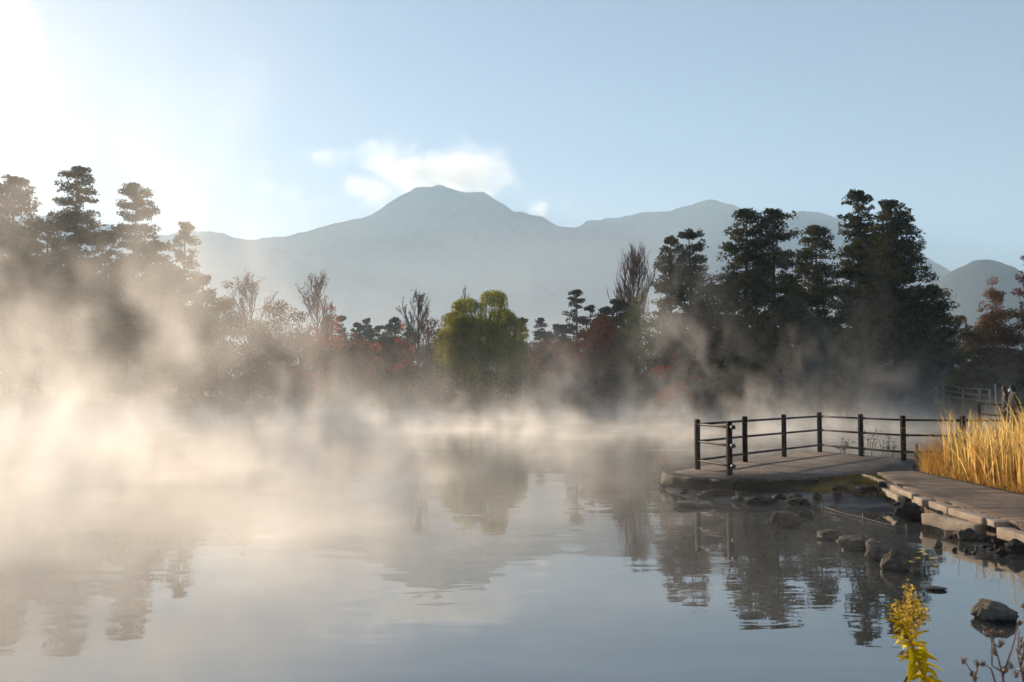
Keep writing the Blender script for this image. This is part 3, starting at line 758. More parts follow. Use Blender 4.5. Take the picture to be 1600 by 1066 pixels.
    ('maple_tree', 'dark red maple cut by the right picture border', 'tree', 1606, 398, 80, 'round', 72, None, dict(W=1.1, mat='darkred', cb=0.2, lumps=26, leaf=0.12)),
    ('broadleaf_tree', 'brown and green thicket tree right of the wide skirted cedar', 'tree', 1500, 492, 76, 'round', 73, None, dict(W=2.4, mat='brown', cb=0.06, lumps=40, leaf=0.12, flat=0.45)),
    ('broadleaf_tree', 'reddish brown thicket tree below the upright rust coloured tree', 'tree', 1552, 486, 77, 'round', 74, None, dict(W=2.5, mat='redbrown', cb=0.06, lumps=44, leaf=0.12, flat=0.45)),
    ('broadleaf_tree', 'olive brown thicket tree at the right border under the red maple', 'tree', 1604, 470, 76, 'round', 75, None, dict(W=2.3, mat='brown', cb=0.06, lumps=40, leaf=0.12, flat=0.45)),
    ('broadleaf_tree', 'yellowish low tree in front of the brown thicket, above the far fence', 'tree', 1490, 548, 70, 'round', 76, None, dict(W=2.0, mat='greengrass', cb=0.2, lumps=26, leaf=0.1, flat=0.35)),
    ('broadleaf_tree', 'rusty low tree in front of the thicket, above the two people', 'tree', 1565, 540, 68, 'round', 77, None, dict(W=2.4, mat='redbrown', cb=0.2, lumps=30, leaf=0.1, flat=0.35)),
    ('bare_tree', 'leafless reddish shrub tree above the pale far fence', 'tree', 1405, 545, 72, 'bare', 78, None, dict(W=1.6, nb=22, bark='bark_red', upw=0.3)),
    ('broadleaf_tree', 'dark tree trunked thicket under the right end cedar', 'tree', 1430, 520, 70, 'round', 79, None, dict(W=2.2, mat='bush', cb=0.1, lumps=34, leaf=0.12)),
]
for (nm, lab, cat, px, py, Yd, kind, seed, grp, kw) in TREES:
    make_tree(nm, lab, cat, px, py, Yd, kind, seed, grp, **kw)

# far conifers behind the far shore
FARC = [(532, 492, 130), (558, 494, 140), (572, 500, 150), (592, 496, 135), (604, 502, 150), (616, 494, 140), (637, 500, 150), (845, 499, 150), (856, 505, 145), (868, 503, 150), (878, 506, 140), (690, 505, 150), (815, 500, 120)]
FL = ['far conifer peeking over the right shoulder of the bright red maple', 'far conifer with a thin spire left of the orange maple', 'far conifer of middling height above the orange maple, to its left',
      'far conifer directly above the orange maple', 'low far conifer above the right side of the orange maple', 'far conifer with a sharp tip left of the small red maple', 'far conifer behind the small red maple',
      'tallest of the hazy blue conifers between willow and slender conifer', 'hazy blue conifer second from the willow side', 'hazy blue conifer third from the willow side', 'hazy blue conifer nearest the slender conifer',
      'hazy far conifer at the left foot of the willow', 'small dark conifer touching the right side of the willow']
for k, ((px, py, Yd), lab) in enumerate(zip(FARC, FL)):
    make_tree('conifer_tree', lab, 'tree', px, py + (0, 9, -4, 12, 3)[k % 5], Yd, 'cedar', 100 + k, 'far conifers behind the shore', R=2.0 + 0.7 * (k % 3), cb=0.05, pw=1.2, pe=0.8, mat='conifer_blue', leaf=0.2, step=0.7, puff=0.95, gap=0.04)

# shore bushes: one rounded shrub each
BUSH = [(70, 520, 84), (140, 500, 85), (330, 540, 85), (380, 560, 84), (450, 575, 83), (520, 545, 82), (555, 560, 82), (600, 562, 78), (640, 575, 79), (690, 570, 80), (730, 590, 81), (800, 570, 82), (840, 560, 84), (880, 555, 84),
        (915, 560, 81), (955, 565, 79), (1000, 560, 76), (1045, 575, 74), (1100, 560, 70), (1150, 565, 69), (1205, 575, 69), (1260, 560, 69), (1310, 565, 69), (1360, 575, 69), (1180, 520, 74), (1290, 500, 75), (1330, 530, 76), (1340, 600, 70), (1420, 618, 70), (1455, 606, 75), (20, 480, 86), (865, 530, 95), (835, 535, 95), (740, 552, 88), (1520, 590, 72), (1590, 585, 70)]
BL = ['left of the bushes by the left picture border', 'below the tallest left cedar', 'below the slim left cedar', 'right of the slim left cedar at the waterline', 'below the spreading brown tree', 'below the bright red maple',
      'between the bright red maple and the orange maple', 'just below the orange maple', 'left of the foot of the tall thin bare tree', 'between the tall thin bare tree and the willow', 'under the left skirt of the willow', 'under the right skirt of the willow',
      'in the pale mist gap right of the willow', 'in the mist left of the dark red maple', 'below the dark red maple', 'below the dark bushy maple', 'below the olive green tree', 'below the leftmost grey green cedar', 'below the second grey green cedar', 'below the dense dark cedar',
      'at the foot of the bare lower trunk in the right grove', 'below the shorter olive green cedar', 'below the tallest cedar', 'left of the wide skirted cedar trunk at the waterline', 'behind the bare lower trunk in the right grove', 'under the tallest cedar higher up the bank', 'under the half hidden cedar', 'left of the pale far fence', 'in front of the pale far fence', 'right of the pale fence post', 'at the left picture border', 'far back in the mist gap near the hazy conifers', 'far back in the mist gap next to the willow', 'behind the willow trunk', 'behind the grey far railing', 'above the two people at the right border']
for k, ((px, py, Yd), lab) in enumerate(zip(BUSH, BL)):
    mt = ['bush', 'bush', 'brown', 'bush', 'brown'][k % 5]
    if k in (12, 13, 31, 32): mt = 'pinkbrown'
    if k in (28,): mt = 'greengrass'
    w = 2.0 + 0.5 * (k % 3)
    if k in (27, 28, 29): w = 1.3
    make_tree('bush', 'dark shore bush ' + lab if mt == 'bush' else 'brownish shore bush ' + lab if mt != 'greengrass' else 'olive green grassy bush ' + lab, 'bush', px, py, Yd, 'round', 200 + k, 'bushes along the far shore',
              W=w, mat=mt, cb=0.0, lumps=26, leaf=0.13, flat=0.8)

# ------------------------------------------------------------------ viewing platform
DZ = 0.34
def slab(poly, z0, z1, jit, rs, step=0.25):
    pts = []
    n = len(poly)
    for a, b in zip(poly, poly[1:] + poly[:1]):
        a, b = np.array(a), np.array(b)
        m = max(1, int(np.linalg.norm(b - a) / step))
        for t in range(m):
            pts.append(a + (b - a) * t / m)
    pts = np.array(pts)
    return pts + rs.normal(0, jit, pts.shape)

def prism(mb, pts, z0, z1, chamf=0.03, rs=None, jz=0.0):
    n = len(pts)
    c = pts.mean(0)
    ins = pts + (c - pts) / np.linalg.norm(c - pts, axis=1)[:, None] * chamf
    mid = pts + (rs.normal(0, jz, pts.shape) if rs is not None else 0)
    rows = [np.column_stack([ins, np.full(n, z0)]), np.column_stack([mid, np.full(n, (z0 + z1) / 2)]), np.column_stack([pts, np.full(n, z1 - chamf)]), np.column_stack([ins, np.full(n, z1)])]
    v = np.concatenate(rows)
    i = np.arange(n); j = (i + 1) % n
    q = np.concatenate([np.stack([i + r * n, j + r * n, j + (r + 1) * n, i + (r + 1) * n], 1) for r in range(3)])
    b = mb.n
    mb.add(v, q)
    mb.f.append(np.array([[b + 3 * n + t for t in range(n)]]))
    mb.f.append(np.array([[b + n - 1 - t for t in range(n)]]))

rs = np.random.default_rng(5)
pf = thing('viewing_platform', 'low concrete lakeside platform with gravelly top and rough stone edge under the dark railing', 'platform', (0, 0, 0))
DECK = [(3.55, 19.6), (3.75, 18.9), (4.35, 18.1), (5.2, 18.15), (6.2, 18.5), (7.2, 18.95), (7.75, 19.2), (8.7, 19.45), (9.3, 21.0), (10.25, 22.4), (9.5, 24.2), (8.85, 25.5), (8.35, 25.45), (6.5, 23.4), (4.2, 20.6)]
m = MB(); prism(m, slab(DECK, 0, 0, 0.02, rs), 0.265, DZ, 0.02, rs, 0.01)
m.build('slab', M['deck'], pf)
dc = np.array(DECK).mean(0)
INN = [tuple(dc + (np.array(q) - dc) * 0.975) for q in DECK]
m = MB(); prism(m, slab(INN, 0, 0, 0.03, rs, 0.15), -0.3, 0.27, 0.03, rs, 0.03)
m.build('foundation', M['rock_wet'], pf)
m = MB()
# rough dark capping stones along the lake side of the slab
edge = slab([(3.2, 19.75), (3.4, 18.9), (4.25, 17.92), (4.45, 18.02), (3.85, 18.95), (3.72, 19.7), (4.2, 20.4), (4.0, 20.6)], 0, 0, 0.03, rs, 0.12)
prism(m, edge, -0.15, DZ - 0.02, 0.05, rs, 0.05)
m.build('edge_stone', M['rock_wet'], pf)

# railing: every post and rail its own part
POST = [(1140, 743), (1090, 733.5), (1164.5, 722), (1225.5, 714), (1281, 706.5), (1345.5, 713), (1412, 719)]
pp = [ground(px, py, DZ) for px, py in POST]
extra = [np.array([11.25, 22.45, 0.33]), np.array([12.9, 22.35, 0.33]), np.array([14.6, 22.3, 0.33])]
pp = pp + extra
rl = thing('railing', 'dark brown three rail post railing round the lakeside platform', 'railing', (0, 0, 0))
RH = 1.11
for k, p in enumerate(pp):
    m = MB()
    d = (pp[1] - pp[0]) if k < 2 else (pp[4] - pp[1]) if k < 4 else (pp[6] - pp[4])
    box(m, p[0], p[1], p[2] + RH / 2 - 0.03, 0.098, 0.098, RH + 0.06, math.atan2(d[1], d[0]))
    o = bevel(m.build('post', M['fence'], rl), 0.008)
RHS = [1.0, 0.62, 0.2]
pairs = [(1, 0)] + [(1, 2), (2, 3), (3, 4), (4, 5), (5, 6), (6, 7), (7, 8), (8, 9)]
for a, b in pairs:
    pa, pb = pp[a], pp[b]
    d = pb - pa; L_ = np.linalg.norm(d); d = d / L_
    for hgt in RHS:
        m = MB()
        q0 = pa + d * 0.05 + [0, 0, hgt]; q1 = pb + d * (-0.05) + [0, 0, hgt]
        if (a, b) == (1, 0): q1 = pb + d * 0.17 + [0, 0, hgt]
        q0 = q0 + np.array([-d[1], d[0], 0]) * 0.0
        tube(m, [q0, q0 * 0.66 + q1 * 0.34, q0 * 0.33 + q1 * 0.67, q1], 0.027, 10)
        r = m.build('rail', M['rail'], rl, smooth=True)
        if (a, b) == (1, 0):
            m = MB(); tube(m, [q1 - d * 0.05, q1 + d * 0.02], [0.045, 0.045], 10)
            m.build('end_cap', M['iron'], r)
        m = MB(); tube(m, [q0 - d * 0.01, q0 + d * 0.09], [0.038, 0.036], 10)
        m.build('bracket', M['iron'], r)

# ------------------------------------------------------------------ path and kerbs
PATH_L = [(7.78, 19.2), (7.35, 17.6), (7.0, 15.6), (6.85, 13.6), (6.85, 11.6), (7.0, 9.5), (7.1, 7.0), (6.6, 4.5), (5.0, 2.2)]
PATH_R = [(8.75, 19.5), (8.75, 17.6), (8.72, 15.6), (8.75, 13.6), (8.85, 11.6), (9.0, 9.5), (9.1, 7.0), (8.8, 4.0), (7.2, 1.0)]
def resamp(pl, n):
    pl = np.array(pl); s = np.concatenate([[0], np.cumsum(np.linalg.norm(np.diff(pl, axis=0), axis=1))])
    t = np.linspace(0, s[-1], n)
    return np.column_stack([np.interp(t, s, pl[:, 0]), np.interp(t, s, pl[:, 1])])
n = 60; w = 9
Lp, Rp = resamp(PATH_L, n), resamp(PATH_R, n)
rows = []
for j in range(-1, w + 1):
    f = min(1, max(0, j / (w - 1)))
    q = Lp * (1 - f) + Rp * f
    z = 0.355 + 0.012 * np.sin(f * PI) + rs.normal(0, 0.003, n)
    if j < 0 or j >= w: z = z * 0 + 0.05
    rows.append(np.column_stack([q, z]))
w = w + 2
v = np.stack(rows, 1).reshape(-1, 3)
i = np.arange(n - 1)[:, None] * w + np.arange(w - 1)[None, :]
m = MB(); m.add(v, np.stack([i, i + 1, i + w + 1, i + w], -1).reshape(-1, 4))
tag(m.build('path', M['path']), kind='structure')

def beam(name, label, cat, p0, p1, wid, hei, mat, group=None, bev=0.012, seed=0):
    p0, p1 = np.array(p0, float), np.array(p1, float)
    c = (p0 + p1) / 2; d = p1 - p0; L_ = np.linalg.norm(d)
    rr = np.random.default_rng(seed)
    m = MB()
    nseg = max(2, int(L_ / 0.18))
    vs = []
    for k in range(nseg + 1):
        x = -L_ / 2 + L_ * k / nseg
        j = rr.normal(0, 0.006, (4, 2))
        vs += [(x, -wid / 2 + j[0, 0], -hei / 2 + j[0, 1]), (x, wid / 2 + j[1, 0], -hei / 2 + j[1, 1]), (x, wid / 2 + j[2, 0], hei / 2 + j[2, 1]), (x, -wid / 2 + j[3, 0], hei / 2 + j[3, 1])]
    fs = []
    for k in range(nseg):
        for e in range(4):
            fs.append([k * 4 + e, k * 4 + (e + 1) % 4, k * 4 + 4 + (e + 1) % 4, k * 4 + 4 + e])
    fs += [[3, 2, 1, 0], [nseg * 4 + e for e in range(4)]]
    m.add(vs, fs)
    o = m.build(name, M[mat], None)
    o.location = c
    o.rotation_euler = (0, -math.asin(d[2] / L_), math.atan2(d[1], d[0]))
    bevel(o, bev)
    tag(o, label, cat, group)
    return o
gk = 'stone kerbs along the lakeside path'
def gp(px, py, z): 
    q = ground(px, py, z); return q
def kb(lab, a, b, wid, hei, z, **k):
    p, q = gp(*a, z), gp(*b, z)
    p[2] -= hei / 2; q[2] -= hei / 2
    beam('kerb_stone', lab, 'kerb stone', p, q, wid, hei, 'kerb', gk, **k)
kb('long heavy kerb beam lying lowest at the water edge with a square dark end', (1448, 802), (1532, 819), 0.2, 0.16, 0.25, seed=1)
kb('pale kerb beam running out of the right picture border below the path', (1568, 824), (1668, 853), 0.2, 0.14, 0.27, seed=2)
kb('slim pale kerb strip nearest the platform corner', (1351, 741), (1394, 757), 0.10, 0.10, 0.365, seed=3)
kb('slim pale kerb strip second from the platform corner', (1396, 758), (1430, 772), 0.11, 0.10, 0.36, seed=4)
kb('short pale kerb block with gaps round it at mid path', (1435, 774), (1452, 781), 0.22, 0.12, 0.33, seed=5)
kb('flat pale kerb slab behind the long heavy beam, end nearer the platform', (1460, 784), (1490, 793), 0.2, 0.1, 0.335, seed=6)
kb('flat pale kerb slab behind the square dark beam end', (1492, 794), (1546, 809), 0.22, 0.1, 0.345, seed=7)
kb('small pale kerb fragment at the right end of the flat slabs', (1549, 810), (1566, 816), 0.2, 0.09, 0.33, seed=8)
kb('brown grey kerb strip running parallel below the slim strip by the platform', (1362, 752), (1408, 776), 0.12, 0.1, 0.27, seed=9)

# ------------------------------------------------------------------ rocks
def rock(label, px, py, wid, hei, dep, mat, seed, z=0.0, sharp=0.35, rz=0.0, name='rock', cat='rock', group='rocks in the shallow water', pos=None, lean=0.0, sub=4, sink=0.35):
    """px,py = centre of the waterline contact"""
    p = ground(px, py, z) if pos is None else np.array(pos)
    bm = bmesh.new()
    bmesh.ops.create_icosphere(bm, subdivisions=sub, radius=1.0)
    rr = np.random.default_rng(seed)
    planes = []
    for _k in range(15):
        nrm = rr.normal(size=3); nrm /= np.linalg.norm(nrm)
        planes.append((Vector(nrm), rr.uniform(0.58, 0.92)))
    for v in bm.verts:
        d = v.co.normalized()
        r = 1.0
        for nrm, dist in planes:
            c = d.dot(nrm)
            if c > 1e-3: r = min(r, dist / c)
        r = r * (1 - sharp * 0) 
        q = d * r
        q += d * (mnoise.fractal(q * 2.2 + Vector((seed, 0, 0)), 1.0, 2.0, 4) * 0.16 + mnoise.fractal(q * 8 + Vector((0, seed, 0)), 1.0, 2.0, 4) * 0.07)
        q.x += lean * q.z
        v.co = Vector((q.x * wid * 0.42, q.y * dep * 0.42, q.z * hei * 0.5))
    me = bpy.data.meshes.new(name); bm.to_mesh(me); bm.free()
    me.polygons.foreach_set('use_smooth', np.ones(len(me.polygons), bool))
    me.materials.append(M[mat])
    o = bpy.data.objects.new(name, me); link(o)
    o.location = (p[0], p[1], p[2] + hei * 0.22)
    o.rotation_euler = (0, 0, rz)
    tag(o, label, cat, group)
    return o

rock('rounded brown rock with sunlit left face in front of the platform', 1226, 822, 0.62, 0.34, 0.5, 'rock', 1)
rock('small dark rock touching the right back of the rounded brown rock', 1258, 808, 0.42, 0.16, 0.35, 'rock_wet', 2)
rock('low flat rock with pale left tip, first of the row of four', 1300, 842, 0.52, 0.2, 0.42, 'rock', 3)
rock('long rough brown boulder, second in the row of four', 1334, 858, 0.68, 0.3, 0.42, 'rock', 4, rz=-0.25)
rock('pale rounded rock, third in the row of four', 1370, 874, 0.46, 0.34, 0.4, 'rock_pale', 5)
rock('dark pointed rock with bright left foot, last in the row of four', 1401, 891, 0.44, 0.38, 0.36, 'rock', 6)
rock('big grey boulder standing alone in open water at lower right', 1549, 968, 0.52, 0.26, 0.42, 'rock_pale', 7)
rock('small mossy stone with grass tufts between the golden plant and the grey boulder', 1462, 922, 0.28, 0.06, 0.2, 'rock', 8)
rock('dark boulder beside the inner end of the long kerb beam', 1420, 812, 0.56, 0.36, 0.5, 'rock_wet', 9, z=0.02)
rock('square pale sided rock under the square dark beam end', 1512, 846, 0.34, 0.26, 0.3, 'rock', 10)
rock('tiny pale pointed stone poking out of the water left of the beam end', 1466, 856, 0.14, 0.16, 0.12, 'rock_pale', 11)
rock('craggy dark stone on the mud at the right border', 1590, 862, 0.36, 0.22, 0.34, 'rock_wet', 12, z=0.05)
rock('dark stone on the mud left of the craggy stone', 1566, 866, 0.2, 0.12, 0.2, 'rock_wet', 13, z=0.03)
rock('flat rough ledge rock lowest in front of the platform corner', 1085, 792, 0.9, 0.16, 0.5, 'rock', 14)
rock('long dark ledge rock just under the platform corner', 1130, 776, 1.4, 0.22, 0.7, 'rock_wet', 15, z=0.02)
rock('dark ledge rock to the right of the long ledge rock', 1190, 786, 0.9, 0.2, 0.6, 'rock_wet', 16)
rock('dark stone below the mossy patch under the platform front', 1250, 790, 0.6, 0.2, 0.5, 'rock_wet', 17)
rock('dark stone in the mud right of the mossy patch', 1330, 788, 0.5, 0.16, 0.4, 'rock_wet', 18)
rock('yellowish mossy stone next to the brown kerb strip', 1388, 776, 0.26, 0.2, 0.24, 'rock', 19, z=0.1)
rock('dark stone between the yellowish mossy stone and the boulder by the beam', 1404, 790, 0.34, 0.22, 0.3, 'rock_wet', 20, z=0.06)
rock('pale flat stone on the bank below the mossy patch', 1340, 772, 0.3, 0.08, 0.24, 'rock_pale', 21, z=0.1)
rr = np.random.default_rng(77)
for k in range(16):
    t = (k + rr.random()) / 16
    x = 3.25 + 4.2 * t
    y = np.interp(x, [3.2, 3.5, 4.3, 6.2, 7.5], [19.1, 18.0, 17.25, 17.1, 17.2]) + rr.uniform(-0.3, 0.2)
    rock('small dark wet stone piled under the platform edge', 0, 0, rr.uniform(.2, .4), rr.uniform(.1, .19), rr.uniform(.2, .4), 'rock_wet', 300 + k, pos=(x, y, max(0, tz(x, y)) + 0.0), group='riprap stones under the platform', sub=3, name='stone', cat='stone', rz=rr.uniform(0, 6))
for k in range(22):
    px, py = rr.uniform(1480, 1570), rr.uniform(826, 858)
    q = ground(px, py, 0.06)
    rock('pebble sized grey brown stone scattered on the mud below the kerb beam', 0, 0, rr.uniform(.05, .13), rr.uniform(.04, .09), rr.uniform(.05, .12), ['rock', 'rock_pale', 'rock_wet'][k % 3], 400 + k, pos=(q[0], q[1], max(0.0, tz(q[0], q[1]))), group='pebbles on the mud', sub=2, name='stone', cat='stone', rz=rr.uniform(0, 6))

# ------------------------------------------------------------------ moss, grasses, reeds (uncountable growth)
def scatter(n, rs, poly):
    poly = np.array(poly); lo, hi = poly.min(0), poly.max(0)
    out = []
    while len(out) < n:
        q = rs.uniform(lo, hi, (n * 2, 2))
        ins = np.zeros(len(q), bool)
        for a, b in zip(poly, np.roll(poly, -1, 0)):
            c = (a[1] > q[:, 1]) != (b[1] > q[:, 1])
            ins ^= c & (q[:, 0] < a[0] + (q[:, 1] - a[1]) * (b[0] - a[0]) / ((b[1] - a[1]) or 1e-9))
        out += list(q[ins])
    q = np.array(out[:n])
    return np.column_stack([q, terr(q)])

rs = np.random.default_rng(21)
m = MB()
b = scatter(5200, rs, [(5.6, 18.3), (7.0, 18.8), (7.7, 19.0), (7.35, 17.5), (7.2, 16.4), (6.6, 16.7), (5.9, 17.4)])
b = b[(wob(b[:, 0], b[:, 1], 3.3) + 0.5 * rs.normal(size=len(b))) > -0.25]
b[:, 2] = np.maximum(b[:, 2], 0.05) - 0.01
blades(m, b, rs.uniform(0.03, 0.11, len(b)), np.full(len(b), 0.006), rs.normal(0, 0.5, (len(b), 2)), rs, 3)
tag(m.build('moss', M['moss']), 'mossy turf growing on the bank under the platform front', 'moss', kind='stuff')

m = MB()
b = scatter(15000, rs, [(8.78, 19.3), (8.85, 16), (8.82, 13), (9.0, 10), (10, 10), (14, 13), (15, 22.3), (10.6, 22.3), (9.5, 21)])
hg = rs.uniform(0.14, 0.5, len(b)) * (1 + 0.5 * sstep(15, 17.5, b[:, 1])) * (1 + 0.45 * wob(b[:, 0], b[:, 1], 1.7).clip(-0.8, 1.5)) * sstep(-0.1, 0.7, b[:, 0] - 8.7)
blades(m, b, hg + 0.03, np.full(len(b), 0.006), rs.normal(0, 0.55, (len(b), 2)) + [-0.1, -0.1], rs, 4, 0.6)
tag(m.build('grass', M['grass']), 'tangled golden brown grass at the foot of the tall reeds', 'grass', kind='stuff')
m = MB()
b = scatter(1500, rs, [(9.6, 19.6), (9.7, 18.4), (11, 18), (12, 20), (11, 21.8), (10.2, 21)])
blades(m, b, rs.uniform(0.25, 0.72, len(b)), np.full(len(b), 0.008), rs.normal(0, 0.3, (len(b), 2)), rs, 4, 0.5)
tag(m.build('grass', M['greengrass']), 'olive green grass between the railing and the tall reeds', 'grass', kind='stuff')

m = MB()
b = scatter(5600, rs, [(9.5, 20.0), (9.1, 18.0), (9.2, 15.4), (9.25, 12.5), (14, 12.5), (15, 20), (12, 20.8), (10.6, 20.6)])
cl = wob(b[:, 0], b[:, 1], 2.6, 1.0)
b = b[(cl + 0.6 * rs.normal(size=len(b))) > -0.6]
hg = rs.uniform(1.15, 1.92, len(b)) * (0.9 + 0.12 * wob(b[:, 0], b[:, 1], 1.1, 2.0).clip(-1, 1.5))
tall = rs.random(len(b)) < 0.12
hg = np.where(tall, hg * 1.22, hg)
blades(m, b, hg, rs.uniform(0.008, 0.018, len(b)), rs.normal(0, 1, (len(b), 2)) * np.where(rs.random(len(b)) < 0.14, 0.42, 0.12)[:, None] + [-0.06, 0], rs, 6, 0.8)
tag(m.build('reeds', M['reed']), 'tall golden reeds on the right bank beside the path', 'reeds', kind='stuff')

# far shore ground cover
m = MB()
b = scatter(7000, rs, [(19, 74.5), (29, 70), (33, 64), (30.5, 58), (44, 58), (44, 76), (20, 84)])
blades(m, b, rs.uniform(0.2, 0.6, len(b)), np.full(len(b), 0.03), rs.normal(0, 0.3, (len(b), 2)), rs, 2)
tag(m.build('grass', M['greengrass']), 'rough olive grass on the far right shore below the pale fence', 'grass', kind='stuff')

m = MB()
b = np.concatenate([scatter(300, rs, [(7.2, 16.5), (8.6, 16.5), (8.8, 11), (7.0, 11)]), scatter(160, rs, [(4.6, 19), (7.5, 19.5), (9.4, 22), (8.6, 24.5)])])
b[:, 2] = np.where(b[:, 1] > 18.9, DZ + 0.008, 0.376)
leaves(m, b, rs.uniform(0.012, 0.03, len(b)), rs, 0.55)
for k_ in range(1): m.v[-1][:, 2] = np.repeat(b[:, 2], 4) + np.abs(m.v[-1][:, 2] - np.repeat(b[:, 2], 4)) * 0.3
tag(m.build('leaf_litter', M['rust']), 'scattered brown leaf litter lying on the path and platform', 'leaf litter', kind='stuff')

# dried weeds behind the railing
def weed(label, px, py, z, h, wid, n, seed, mat='weed', heads=True, group='dry weeds behind the railing'):
    p = ground(px, py, z)
    rr = np.random.default_rng(seed)
    root = thing('dry_weed', label, 'plant', p, 0, group)
    m = MB(); hd = MB()
    for k in range(n):
        d = np.array([rr.normal(0, wid / h * 0.5), rr.normal(0, wid / h * 0.5), 1.0])
        q = np.array([rr.normal(0, wid * 0.25), rr.normal(0, 0.08), -0.05])
        tips = []
        grow(m, q, d / np.linalg.norm(d), h * rr.uniform(0.5, 0.85), 0.006, 1, rr, tips, 0.5, 0.25, 4, 0.42, (3, 5))
        for t in tips:
            s = rr.uniform(0.012, 0.026)
            leaves(hd, t[-1] + rr.normal(0, 0.01, (4, 3)), s, rr, 0.7)
    m.build('stem', M[mat], root); tag(hd.build('seed_heads', M['weed'], root), kind='stuff')
weed('small tuft of dry weeds in the first bay right of the railing corner', 1318, 708, 0.3, 0.5, 0.3, 9, 1)
weed('tall dry weed stems left in the second bay right of the railing corner', 1362, 712, 0.3, 0.75, 0.22, 7, 2)
weed('short dry weed stems right in the second bay right of the railing corner', 1388, 714, 0.3, 0.55, 0.25, 8, 3)

# wooden stake by the railing
p = ground(1432, 720, 0.33)
m = MB(); box(m, 0, 0, 0.18, 0.07, 0.07, 0.46, 0.3)
o = bevel(m.build('wooden_stake', M['greywood'], None, loc=p), 0.006)
tag(o, 'short grey wooden stake in the grass right of the railing post', 'stake')

# thin wire line with stakes in the shallow water
wl = thing('wire_fence', 'thin pale wire on little stakes just above the shallow water', 'wire fence', (0, 0, 0))
wp = [ground(1284, 795, 0.0), ground(1348, 812, 0.0), ground(1416, 829, 0.0)]
for q in wp:
    m = MB(); tube(m, [q + [0, 0, -0.15], q + [0, 0, 0.1]], 0.008, 6); m.build('stake', M['wire'], wl)
m = MB(); tube(m, [wp[0] + [0.05, 0, 0.035], (wp[0] + wp[1]) / 2 + [0, 0, 0.02], wp[1] + [0, 0, 0.035], (wp[1] + wp[2]) / 2 + [0, 0, 0.02], wp[2] + [0, 0, 0.035]], 0.0035, 5); m.build('wire', M['wire'], wl)

# fallen leaves floating
fl = [(1443, 860), (1447, 866), (1433, 872), (1425, 878), (1457, 872), (1439, 862), (1462, 884)]
fll = ['yellow leaf afloat, topmost of the floating leaves', 'pale yellow leaf afloat touching the topmost one', 'yellow leaf afloat in the middle of the floating leaves', 'yellow leaf afloat, leftmost of the floating leaves', 'brownish yellow leaf afloat right of the middle', 'yellow leaf afloat just below the topmost one', 'yellow leaf afloat, lowest of the floating leaves']
for (px, py), lab in zip(fl, fll):
    q = ground(px, py, 0.004)
    m = MB()
    a = np.linspace(0, 2 * PI, 13)[:-1]
    r = 0.045 * (0.6 + 0.4 * np.cos(a) ** 2) * (1 + 0.15 * np.cos(5 * a))
    v = np.column_stack([np.cos(a) * r, np.sin(a) * r * 1.3, 0.003 + 0.006 * np.cos(2 * a)])
    m.add(np.concatenate([v, [[0, 0, 0.002]]]), [[k, (k + 1) % 12, 12] for k in range(12)])
    o = m.build('fallen_leaf', M['floatleaf'], None, loc=q); o.rotation_euler[2] = px
    tag(o, lab, 'leaf', 'floating leaves')

# ------------------------------------------------------------------ goldenrod in the foreground
def leaf_shape(mb, p, d, nrm, ln, wd, droop, n=6):
    d = d / np.linalg.norm(d); s = np.cross(d, nrm); s /= np.linalg.norm(s)
    u = np.cross(s, d)
    vs = []
    for k in range(n + 1):
        t = k / n
        c = p + d * ln * t - np.array([0, 0, 1.0]) * droop * ln * t * t
        w_ = wd * math.sin(PI * min(1, t ** 0.75)) ** 0.8 * 0.5 + 0.0006
        vs += [c - s * w_ + u * w_ * 0.35, c, c + s * w_ + u * w_ * 0.35]
    fs = []
    for k in range(n):
        for e in range(2):
            fs.append([k * 3 + e, k * 3 + e + 1, k * 3 + e + 4, k * 3 + e + 3])
    mb.add(vs, fs)

YG = 2.55
rr = np.random.default_rng(3)
gb = at(1452, 1075, YG)
gz = 0.45
gd = thing('goldenrod', 'yellow leaved goldenrod stem with a drooping flower tip in the lower right foreground', 'plant', (gb[0] + 0.03, YG, gz))
base = np.array([gb[0] + 0.03, YG, gz])
sp = np.array([base + [0, 0, -0.05], at(1457, 1130, YG), at(1447, 1066, YG), at(1431, 1020, YG), at(1414, 985, YG + 0.01), at(1404, 962, YG + 0.01), at(1414, 945, YG), at(1428, 930, YG)]) - base
m = MB()
tt = np.linspace(0, 1, 40)
ts = np.linspace(0, 1, len(sp))
cur = np.column_stack([np.interp(tt, ts, sp[:, i_]) for i_ in range(3)])
for _k in range(3): cur[1:-1] = (cur[:-2] + 2 * cur[1:-1] + cur[2:]) / 4
tube(m, cur, np.linspace(0.0055, 0.0018, 40), 7)
m.build('stem', M['goldstem'], gd, smooth=True)
def curp(f):
    return np.array([np.interp(f, tt, cur[:, i_]) for i_ in range(3)])
k = 0
f = 0.1
while f < 0.72:
    p = curp(f)
    for _e in range(2 if f > 0.26 else 1):
        a = k * 2.4 + rr.normal(0, 0.3)
        d = np.array([math.cos(a), math.sin(a) * 0.7, rr.uniform(-0.35, 0.8)])
        ln = rr.uniform(0.03, 0.085) * (1.1 - 0.5 * max(0, f - 0.3) / 0.42)
        m = MB(); leaf_shape(m, p, d, np.array([0.1, -0.2, 1.0]), ln, ln * rr.uniform(0.26, 0.4), rr.uniform(0.0, 0.8))
        m.build('leaf', M['deadleaf'] if k % 13 == 4 else M['darkleaf'] if k == 40 else M['goldleaf'], gd)
        k += 1
    f += 0.0115
m = MB()
